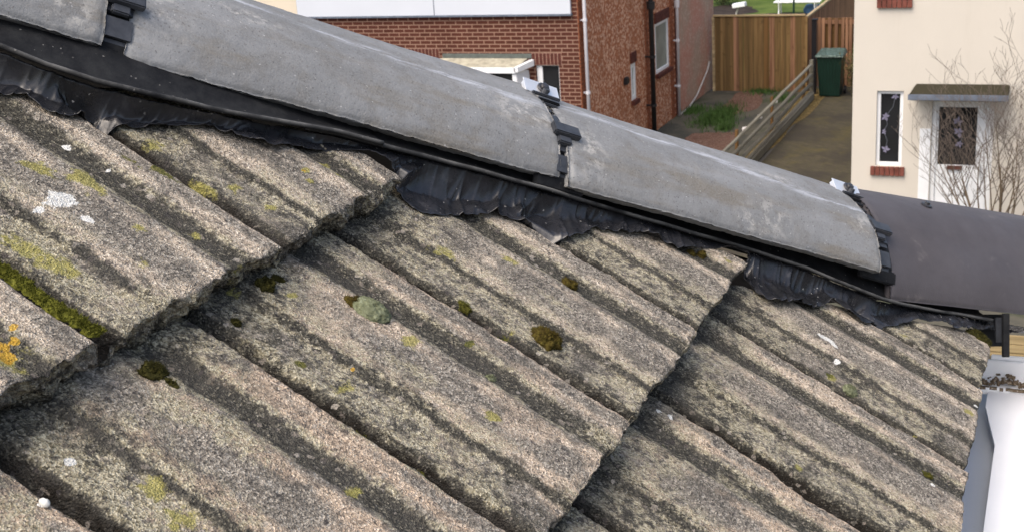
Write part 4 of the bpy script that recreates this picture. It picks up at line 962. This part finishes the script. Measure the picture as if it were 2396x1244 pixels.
b3.hexa([(xr-.03, YF-.03, zb2+.02), (xr+.05, YF-.03, zb2+.02), (xr+.22, BY-.03, -4.00), (xr+.14, BY-.03, -4.00), (xr-.03, YF-.03, zb1+.02), (xr+.05, YF-.03, zb1+.02), (xr+.22, BY-.03, -3.88), (xr+.14, BY-.03, -3.88)])
b3.build('canopy_fascia', M['wframe'], bh, bevel=.005)
MB().box(xr-.98, xr-.90, YF+.02, YF+.07, -6.2, zb2-.002).build('bay_post', M['wframe'], bh, bevel=.005)
MB().hexa([(xr-.03, YF+.01, -6.2), (xr+.06, YF+.01, -6.2), (xr+.24, BY-.03, -6.2), (xr+.15, BY-.03, -6.2), (xr-.09, YF+.01, zb2-.003), (xr+.0, YF+.01, zb2-.003), (xr+.10, BY-.03, zb2-.003), (xr+.01, BY-.03, zb2-.003)]).build('bay_post', M['wframe'], bh, bevel=.005)
MB().box(-11.15, xr-.05, YF+.04, YF+.05, -6.2, zb2-.004).build('bay_glass', M['dark'], bh)
# pipes and cable on the side wall
def pipe(name, px, py, pxt, r, mat, label, off=.07, z1=.5, hop=None, z0=None):
    Pb = atX(px, py, BX+off); y = float(Pb[1]); zb = GZ+.02 if z0 is None else z0
    root = empty(name, (BX+off, y, zb), label, 'pipe', None)
    MB().tube([(BX+off, y, zb), (BX+off, y, z1)], r, 14).build('pipe_run', mat, root, smooth=True)
    for i, z in enumerate((-5.6, -4.55, -3.2, -1.8)):
        MB().tube([(BX+off, y, z), (BX+off, y, z+.05)], r*1.35, 14).box(BX-.002, BX+off, y-.02, y+.02, z+.01, z+.04).build('bracket', mat, root)
    if hop is not None: MB().tube([(BX+off, y, hop), (BX+off, y, hop+.16)], [r*1.6, r*1.75], 14).build('collar', mat, root)
    return y
pipe('downpipe', 1376, 220, 0, .034, M['whitepipe'], 'white downpipe at the near corner of the brick house', .10)
pipe('soil_pipe', 1528, 200, 0, .052, M['blackpipe'], 'thick black soil pipe on the pebbledash side wall', .16, hop=-3.52)
yq = pipe('downpipe', 1588, 200, 0, .034, M['whitepipe'], 'white downpipe with a collar where the pebbledash meets the pink wall', .10, hop=-3.78)
cp = [atX(x, y, BX+.06) for x, y in ((1592, 268), (1612, 252), (1630, 225), (1645, 190), (1655, 165), (1660, 146))]
o = MB().tube(cp, .022, 8).build('wall_cable', M['greyhose'], smooth=True); tag(o, 'curved grey hose hanging off the pink wall beside the white downpipe', 'hose')
vp = atX(1462, 187, BX); o = MB().box(BX+.0, BX+.07, float(vp[1])-.10, float(vp[1])+.10, float(vp[2])-.1, float(vp[2])+.05).build('wall_vent', M['blackpipe'], bevel=.015); tag(o, 'small black vent outlet on the pebbledash wall', 'vent')

# ============ cream house
CY = 20.5
ch = empty('cream_house', (-3.0, CY, GZ), 'cream rendered house at the right with a dark mossy door canopy', 'house')
cw = (-2.63, -2.23, -5.22, -4.02); cdoor = (-1.80, -.90, GZ+.02, -4.17); cup = (-2.62, -2.14, -2.58, -1.5)
wall_y(MB(), CY, -3.0, 4.5, GZ, .5, [cw, cdoor, cup]).build('front_wall', M['cream'], ch)
MB().box(-3.0, -2.75, CY+.25, 30, GZ, .5).build('side_wall', M['cream'], ch)
wdw = window_y(ch, *cw[:2], *cw[2:], CY, .055)
def sill(x0, x1, z, root):
    m_ = MB(); x = x0
    while x < x1-.02: m_.box(x, x+.066, CY-.05, CY+.02, z-.14, z); x += .075
    m_.build('brick_sill', simple('sill_brick', (.17, .06, .045), .9, .15, .4, 9), root, bevel=.004)
sill(-2.70, -2.20, -5.225, wdw); w2 = window_y(ch, *cup[:2], *cup[2:], CY, .06); sill(-2.66, -2.12, -2.60, w2)
M['petal'] = simple('lilac_petal', (.22, .21, .30), .5, .3, .15, 8); M['stem'] = simple('lead_stem', (.10, .11, .13), .5, .3, .1, 8)
def flowers(root, cx, zs, Y, seed, s=.055):
    rng = random.Random(seed); m_ = MB(); st_ = MB()
    for (x, z, k_) in zs:
        m_ = MB()
        for i in range(5):
            a = i*2*math.pi/5+rng.uniform(-.3, .3); l = s*k_*rng.uniform(.8, 1.3)
            dx, dz = math.cos(a), math.sin(a); px_, pz = -dz, dx; w = l*.28
            m_.prism([(x, Y, z), (x+dx*l*.5+px_*w, Y, z+dz*l*.5+pz*w), (x+dx*l, Y, z+dz*l), (x+dx*l*.5-px_*w, Y, z+dz*l*.5-pz*w)], (0, -.003, 0))
        m_.build('flower_motif', M['petal'], root)
    for (x, z, k_), (x2, z2, _) in zip(zs, zs[1:]):
        st_.tube([(x, Y, z), ((x+x2)/2+.04, Y, (z+z2)/2), (x2, Y, z2)], .005, 5)
    st_.build('stem_motif', M['stem'], root)
flowers(wdw, 0, [(-2.36, -4.12, 1), (-2.50, -4.44, 1.2), (-2.52, -4.68, .8), (-2.49, -4.97, 1.1)], CY+.07, 3)
# door
dz0, dz1 = cdoor[2], cdoor[3]
m_ = MB(); m_.box(-1.80, -1.73, CY+.04, CY+.12, dz0, dz1).box(-.97, -.90, CY+.04, CY+.12, dz0, dz1).box(-1.73, -.97, CY+.04, CY+.12, dz1-.07, dz1)
dfr = m_.build('door_frame', M['wframe'], ch, bevel=.006)
m_ = MB(); m_.box(-1.725, -1.70, CY+.06, CY+.11, dz0, dz1-.075).box(-1.14, -.975, CY+.06, CY+.11, dz0, dz1-.075).box(-1.70, -1.14, CY+.06, CY+.11, dz0, -5.18).box(-1.70, -1.14, CY+.06, CY+.11, -4.27, dz1-.075)
m_.box(-1.62, -1.24, CY+.045, CY+.06, -6.15, -5.75).box(-1.62, -1.24, CY+.045, CY+.06, -5.66, -5.30)
door = m_.build('door', M['wframe'], ch, bevel=.008)
MB().box(-1.70, -1.14, CY+.08, CY+.09, -5.18, -4.27).build('door_glass', M['dark'], door)
MB().tube([(-1.07, CY+.02, -5.32), (-1.07, CY+.02, -5.15)], .014, 8).build('handle', M['plate'], door)
MB().box(-1.55, -1.33, CY+.02, CY+.058, -5.245, -5.19).build('letter_plate', M['soldier'], door)
flowers(door, 0, [(-1.42, -4.5, 1), (-1.40, -4.66, 1.2), (-1.38, -4.85, .9)], CY+.075, 5, .07)
MB().box(-1.97, -1.81, CY-.012, CY-.002, -6.0, -4.60).build('side_panel', M['wframe'], ch)
# canopy
cx0, cx1 = -2.10, -.70
m_ = MB(); m_.hexa([(cx0, CY-.52, -4.02), (cx1, CY-.52, -4.02), (cx1, CY-.002, -4.00), (cx0+.05, CY-.002, -4.00), (cx0, CY-.52, -3.965), (cx1, CY-.52, -3.965), (cx1, CY-.002, -3.90), (cx0+.05, CY-.002, -3.90)])
can = m_.build('door_canopy', M['moss_top'], ch, bevel=.01)
MB().box(cx0-.01, cx1+.01, CY-.545, CY-.522, -4.05, -3.965).box(cx0+.02, cx1-.02, CY-.52, CY-.002, -4.06, -4.025).build('canopy_fascia', M['blue'], can, bevel=.004)
# ============ fences
YFn = 31.82
def board_fence(name, x0, x1, y, z0, z1, label, bw=.125, seed=1, capm=True):
    root = empty(name, ((x0+x1)/2, y, z0), label, 'fence'); rng = random.Random(seed)
    A_, B_, C_ = MB(), MB(), MB(); x = x0
    while x < x1-.02:
        w = min(bw*rng.uniform(.9, 1.1), x1-x); T_ = rng.choice([A_, A_, B_, A_, C_]); dy = rng.choice([0, .012])
        T_.box(x+.002, x+w-.003, y+dy, y+dy+.018, z0+.01, z1-rng.uniform(0, .006)); x += w
    A_.build('boards', M['fence'], root); B_.build('darker_boards', M['fenced'], root)
    if C_.v: C_.build('reddish_boards', M['fenceR'], root)
    MB().box(x0-.02, x1, y-.02, y+.05, z1+.002, z1+.045).build('cap_rail', M['cap'], root, bevel=.004)
    for xp in (x0-.045, x1+.0): MB().box(xp, xp+.06, y-.03, y+.04, z0, z1-.01).build('post', M['cap'] if xp < x0 else M['fence'], root)
    for z in (z0+.3, z1-.4): MB().box(x0, x1, y+.035, y+.075, z, z+.08).build('rear_rail', M['fenced'], root)
    return root
fl = atY(1670, 40, YFn); fr_ = atY(1884, 40, YFn)
board_fence('board_fence', float(fl[0]), float(fr_[0]), YFn, GZ, float(fl[2]), 'golden brown vertical board fence closing the path beside the brick house')
# receding picket fence
rf = empty('picket_fence', (-5.78, 38, GZ), 'reddish picket fence running away behind the green bin, with a sloping pale top rail', 'fence')
m_ = MB(); y = 31.95; rng = random.Random(9)
while y < 52: m_.box(-5.79, -5.765, y, y+.10, GZ, -4.50+rng.uniform(-.02, .02)); y += .135
m_.build('pickets', M['fenceR'], rf)
MB().box(-5.83, -5.76, 31.9, 52, -4.485, -4.44).build('top_rail', M['cap'], rf)
for z in (-4.75, -5.95): MB().box(-5.83, -5.795, 31.9, 52, z, z+.08).build('side_rail', M['fenceR'], rf)
# frontal picket section behind the bin
pf = empty('picket_gate', (-4.9, 32.6, GZ), 'reddish picket gate behind the green bin, between the black post and the cream wall', 'gate')
zt = float(atY(1950, 42, 32.6)[2]); m_ = MB(); x = float(atY(1887, 100, 32.6)[0])+.02
while x < -3.6: m_.box(x, x+.07, 32.6, 32.625, GZ, zt+rng.uniform(-.01, .01)); x += rng.choice([.088, .088, .10, .16])
m_.build('pickets', M['fenceR'], pf)
for z in (zt-.16, GZ+.2): MB().box(float(atY(1887, 100, 32.6)[0]), -3.6, 32.63, 32.66, z, z+.1).build('rail', M['fenceR'], pf)
xb = float(atY(1955, 100, 32.66)[0]); MB().box(xb-.28, xb+.42, 32.67, 32.69, GZ, zt-.02).build('backing_board', M['fenced'], pf)
pb_ = atY(1904, 218, 31.6); pt_ = atY(1909, 48, 31.6)
root = empty('gate_post', (float(pb_[0]), 31.6, GZ), 'slim black square post left of the green bin', 'post')
MB().box(float(pb_[0])-.055, float(pb_[0])+.055, 31.55, 31.65, GZ, float(pt_[2])).build('shaft', M['post'], root, bevel=.004); MB().box(float(pb_[0])-.05, float(pb_[0])+.085, 31.53, 31.67, float(pt_[2])+.002, float(pt_[2])+.03).build('cap', M['post'], root, bevel=.004)
# bin
bx0, bx1 = float(atY(1916, 170, 31.5)[0]), float(atY(1974, 170, 31.5)[0])
root = empty('wheelie_bin', ((bx0+bx1)/2, 31.5, GZ), 'dark green wheelie bin with a pale speckled lid beside the cream house', 'bin')
cx = (bx0+bx1)/2; hw0, hw1 = .235, .295; m_ = MB()
m_.hexa([(cx-hw0, 31.25, GZ+.03), (cx+hw0, 31.25, GZ+.03), (cx+hw0, 31.75, GZ+.03), (cx-hw0, 31.75, GZ+.03), (cx-hw1, 31.18, GZ+.97), (cx+hw1, 31.18, GZ+.97), (cx+hw1, 31.85, GZ+.97), (cx-hw1, 31.85, GZ+.97)])
for i in range(7):
    f_ = -0.8+i*1.6/6; m_.hexa([(cx+f_*hw0-.012, 31.235, GZ+.06), (cx+f_*hw0+.012, 31.235, GZ+.06), (cx+f_*hw0+.012, 31.26, GZ+.06), (cx+f_*hw0-.012, 31.26, GZ+.06), (cx+f_*hw1-.012, 31.168, GZ+.90), (cx+f_*hw1+.012, 31.168, GZ+.90), (cx+f_*hw1+.012, 31.19, GZ+.90), (cx+f_*hw1-.012, 31.19, GZ+.90)])
m_.build('body', M['bin'], root, bevel=.006)
lid = MB().hexa([(cx-.34, 31.12, GZ+.975), (cx+.33, 31.12, GZ+.975), (cx+.33, 31.90, GZ+.975), (cx-.34, 31.90, GZ+.975), (cx-.32, 31.14, GZ+1.03), (cx+.31, 31.14, GZ+1.03), (cx+.29, 31.88, GZ+1.09), (cx-.30, 31.88, GZ+1.09)]).build('lid', M['lid'], root, bevel=.015)
MB().tube([(cx-.25, 31.93, GZ+1.0), (cx+.25, 31.93, GZ+1.0)], .018, 8).build('handle', M['bin'], root)
for sx_ in (-.30, .27): MB().tube([(cx+sx_, 31.74, GZ+.10), (cx+sx_+.05, 31.74, GZ+.10)], .10, 18).build('wheel', M['post'], root)
# meter box-ish white fitting at the wall edge
o = MB().box(-3.16, -3.004, 25.0, 25.2, -4.75, -4.45).build('wall_lamp', M['wframe'], bevel=.02)
pw = atY(1996, 122, 27.0); o.location = Vector((-3.10, 27.0, float(pw[2])-.12)); tag(o, 'small white box on the hidden side of the cream house, above the bin', 'wall box')
# rail fence
rfn = empty('rail_fence', (-5.5, 26, GZ), 'low grey wooden rail fence between the path and the driveway', 'fence'); rng = random.Random(2)
for zc_, th_ in ((-5.50, .05), (-5.74, .055), (-5.96, .06)):
    pts = [(-5.5+rng.uniform(-.012, .012), y, zc_+.006*(y-22)+rng.uniform(-.012, .012)) for y in np.linspace(14, 30.9, 16)]
    MB().tube(pts, th_*.72, 8).build('rail', M['rail'], rfn)
MB().box(-5.56, -5.42, 14, 30.9, GZ, GZ+.22).build('bottom_log', M['rail'], rfn, bevel=.03)
for y in (17.2, 20.4, 23.6, 26.8, 30.4): MB().box(-5.61, -5.56, y-.05, y+.05, GZ, -5.40).build('post', M['fenced'], rfn, bevel=.006)
pp = atX(1880, 165, -5.5); MB().box(-5.56, -5.47, 30.95, 31.08, GZ, float(pp[2])+.05).build('end_post', M['rail'], rfn, bevel=.005)
# ============ garden behind
def bench(px, py):
    x, y = gp(px, py); root = empty('garden_bench', (x, y, GZ), 'white slatted garden bench on the grass beyond the fence', 'bench')
    w = .80
    MB().box(x-w, x+w, y-.22, y-.08, GZ+.42, GZ+.46).box(x-w, x+w, y-.05, y+.09, GZ+.42, GZ+.46).box(x-w, x+w, y+.12, y+.24, GZ+.42, GZ+.46).build('seat', M['wframe'], root, bevel=.006)
    MB().box(x-w, x+w, y+.27, y+.30, GZ+.62, GZ+.70).box(x-w, x+w, y+.28, y+.31, GZ+.76, GZ+.84).build('backrest', M['wframe'], root, bevel=.006)
    for sx_ in (-.62, .62):
        pts = [(x+sx_, y-.20, GZ), (x+sx_, y-.16, GZ+.2), (x+sx_, y-.20, GZ+.42), (x+sx_, y-.22, GZ+.62), (x+sx_, y+.1, GZ+.66), (x+sx_, y+.30, GZ+.62), (x+sx_, y+.32, GZ+.86)]
        MB().tube(pts, .022, 6).build('leg', M['wframe'], root)
        MB().tube([(x+sx_, y+.28, GZ), (x+sx_, y+.2, GZ+.2), (x+sx_, y+.28, GZ+.62)], .022, 6).build('leg', M['wframe'], root)
bench(1866, 34)
x, y = gp(1865, 40); root = empty('parasol_pole', (x, y-.6, GZ), 'slim dark green pole standing in front of the white bench', 'pole')
MB().tube([(x, y-.6, GZ), (x, y-.6, GZ+2.2)], .035, 10).build('pole', M['bin'], root); MB().tube([(x, y-.6, GZ), (x, y-.6, GZ+.08)], [.2, .16], 14).build('base', M['bin'], root)
x, y = gp(1729, 44); root = empty('bird_table', (x, y, GZ), 'white bird table leaning on a pale post beyond the board fence', 'bird table')
MB().tube([(x-.15, y, GZ), (x+.0, y, GZ+.42)], .03, 8).build('post', M['greyhose'], root); MB().obox((x+.02, y, GZ+.47), (.22, 0, .03), (0, .16, 0), (-.01, 0, .07)).build('tray', M['wframe'], root, bevel=.01)
M['tarp'] = simple('blue_tarp', (.05, .12, .22), .5, .3, .4, 5)
x, y = gp(1905, 30); 
def mound(name, x, y, rx, ry, rz, mat, label, cat, seed, n=30, rough=.35):
    th, ph = np.meshgrid(np.linspace(0, math.pi/2, n//2), np.linspace(0, 2*math.pi, n, endpoint=False), indexing='ij')
    Q = np.stack([np.sin(th)*np.cos(ph), np.sin(th)*np.sin(ph), np.cos(th)], -1); f_ = 1+rough*fbm(Q+seed, .5, seed, 3)
    P = Q*f_[..., None]*np.array([rx, ry, rz])+np.array([x, y, GZ-.02]); o = link_mesh(name, grid_mesh(name, P, None, None, True), mat, None, (x, y, GZ), True); return tag(o, label, cat)
mound('tarp_bundle', x, y, .40, .3, .32, M['tarp'], 'blue tarpaulin bundle on the grass right of the white bench', 'tarpaulin', 5)
M['soil'] = simple('dark_soil', (.035, .028, .024), .95, .1, .5, 3)
for i, (px, py, rx, ry) in enumerate(((1700, 28, 1.0, 1.6), (1835, 40, 1.3, .9))):
    blobsheet('soil_bed', *gp(px, py), rx, ry, GZ+.010+.002*i, M['soil'], 20+i)
# leafy shrubs: many small leaf faces on a stem
M['leafd'] = simple('shrub_leaf', (.060, .085, .030), .8, .2, .5, 3); M['leafb'] = simple('dry_leaf', (.13, .115, .05), .8, .2, .5, 3); M['bark'] = simple('bark', (.13, .10, .075), .9, .1, .3, 20)
def leafy(name, x, y, r, h, n, leaf, label, seed, ls=.05):
    rng = random.Random(seed); root = empty(name, (x, y, GZ), label, 'shrub'); b = MB()
    tips = []
    for i in range(14):
        a = rng.uniform(0, 6.28); q_ = rng.uniform(.2, 1)*r; t = (x+q_*math.cos(a), y+q_*math.sin(a), GZ+h*rng.uniform(.6, 1)); tips.append(t)
        b.tube([(x, y, GZ), ((x+t[0])/2+rng.uniform(-.05, .05), (y+t[1])/2, GZ+(t[2]-GZ)*.55), t], [.018, .012, .004], 5)
    b.build('stems', M['bark'], root); l = MB()
    for i in range(n):
        t = rng.choice(tips); f_ = rng.uniform(.25, 1.05); c = np.array([x, y, GZ])*(1-f_)+np.array(t)*f_+np.array([rng.gauss(0, .09*r/.5), rng.gauss(0, .09*r/.5), rng.gauss(0, .07)])
        a0 = np.array([rng.gauss(0, 1), rng.gauss(0, 1), rng.gauss(0, .6)]); a0 /= np.linalg.norm(a0); a1 = np.cross(a0, [rng.gauss(0, 1) for _ in range(3)]); a1 /= np.linalg.norm(a1)
        s_ = ls*rng.uniform(.5, 1.2); l.add([c, c+a0*s_+a1*s_*.35, c+a0*s_*2, c+a0*s_-a1*s_*.35], [(0, 1, 2, 3)])
    l.build('foliage', M[leaf], root)
px_ = atY(1983, 210, 31.3); leafy('bush', float(px_[0])+.18, 31.4, .34, 1.15, 1500, 'leafb', 'straggly yellow-green bush squeezed between the green bin and the cream wall', 3, .035)
x, y = gp(1690, 12); leafy('bush', x, y, 1.2, .8, 1800, 'leafd', 'dark low bush on the garden slope, left of the bird table', 4, .06)
x, y = gp(1765, 8); leafy('bush', x, y+2, 1.4, .5, 1500, 'leafd', 'low green bush in the garden behind the bird table', 6, .06)
# small weeds and litter on the path
M['litter'] = simple('white_litter', (.65, .63, .62), .6, .3, .1, 5)
for i, (px, py, lb) in enumerate(((1778, 278, 'white scrap of litter on the path, nearest the middle of the rail fence'), (1815, 242, 'white scrap of litter on the path, close to the top end of the rail fence'), (1742, 308, 'white scrap of litter on the path, lowest of the three'))):
    x, y = gp(px, py); o = MB().obox((x, y, GZ+.05), (.05, .01, .01), (-.01, .04, .02), (0, -.005, .03)).build('litter_scrap', M['litter'], bevel=.01); tag(o, lb, 'litter', 'white litter scraps on the path')
# low pale timber fence in the front garden, seen under the brown cap
root = empty('timber_edging', (-.3, 15.6, GZ), 'pale timber plank edging glimpsed under the brown hip tile', 'edging')
zz = float(atY(2380, 822, 15.6)[2]); za = float(atY(2380, 782, 15.6)[2])
xx = float(atY(2380, 800, 15.6)[0])
M['paleplank'] = wood('pale_plank', (.26, .19, .09), (.42, .33, .18), 0)
for i in range(4):
    z = za-.02-i*.115; MB().box(xx-1.2, xx+1.5, 15.6, 15.63, z-.107, z).build('plank', M['paleplank'], root, bevel=.004)
for x in (xx-1.1, xx+.9): MB().box(x, x+.07, 15.64, 15.70, GZ, za-.03).build('post', M['fenced'], root)
# ============ bare shrub in front of the cream house
def bare_shrub():
    rng = random.Random(21)
    b0 = atY(2325, 640, 19.3); bx = float(b0[0]); by = 19.3
    root = empty('bare_shrub', (bx, by, GZ), 'leafless twiggy shrub in front of the cream house door', 'shrub')
    tw, th_ = MB(), MB()
    def grow(p, d, L, r, lev):
        n = 5; pts = [p]; rad = [r]
        for i in range(n):
            d = d+np.array([rng.gauss(0, .10), rng.gauss(0, .08), rng.gauss(0, .05)+(.05 if lev > 0 else .02)]); d /= np.linalg.norm(d); p = p+d*L/n; pts.append(p); rad.append(r*(1-.6*(i+1)/n))
            if lev < 4 and i >= (2 if lev == 0 else 1) and rng.random() < (.95, .85, .62, .4)[lev]:
                s_ = rng.choice((-1, 1)); dd_ = d+np.array([s_*rng.uniform(.4, .95), rng.uniform(-.4, .4), rng.uniform(-.1, .5)]); dd_ /= np.linalg.norm(dd_)
                grow(p, dd_, L*rng.uniform(.38, .62), rad[-1]*.7, lev+1)
        (th_ if lev < 1 else tw).tube(pts, [max(q_, .0020) for q_ in rad], 6 if lev < 2 else 4)
    stems = [(.02, 1.0), (.33, 1.2), (-.15, 1.15), (.45, 1.15), (-.38, 1.1), (-.62, .95), (-.55, .85), (-.45, 1.05), (-.30, .8), (-.18, 1.0), (.1, .85), (.3, .9), (.42, 1.1), (-.50, .80), (-.34, .95), (-.22, 1.25), (-.12, 1.05), (-.02, 1.3), (.06, 1.1), (.15, 1.2), (.25, 1.15), (.36, 1.0), (.5, .95), (-.42, .7), (-.05, .9), (.2, .9)]
    for i, (lx, L) in enumerate(stems):
        d = np.array([lx*1.05, rng.uniform(-.25, .2), 1.0]); d /= np.linalg.norm(d)
        grow(np.array([bx+lx*.35, by+rng.uniform(-.1, .1), GZ]), d, L*1.55, .015, 0)
    th_.build('stems', simple('stem_bark', (.14, .105, .07), .9, .1, .3, 20), root); tw.build('twigs', simple('twig_bark', (.13, .105, .088), .9, .1, .3, 30), root)
bare_shrub()
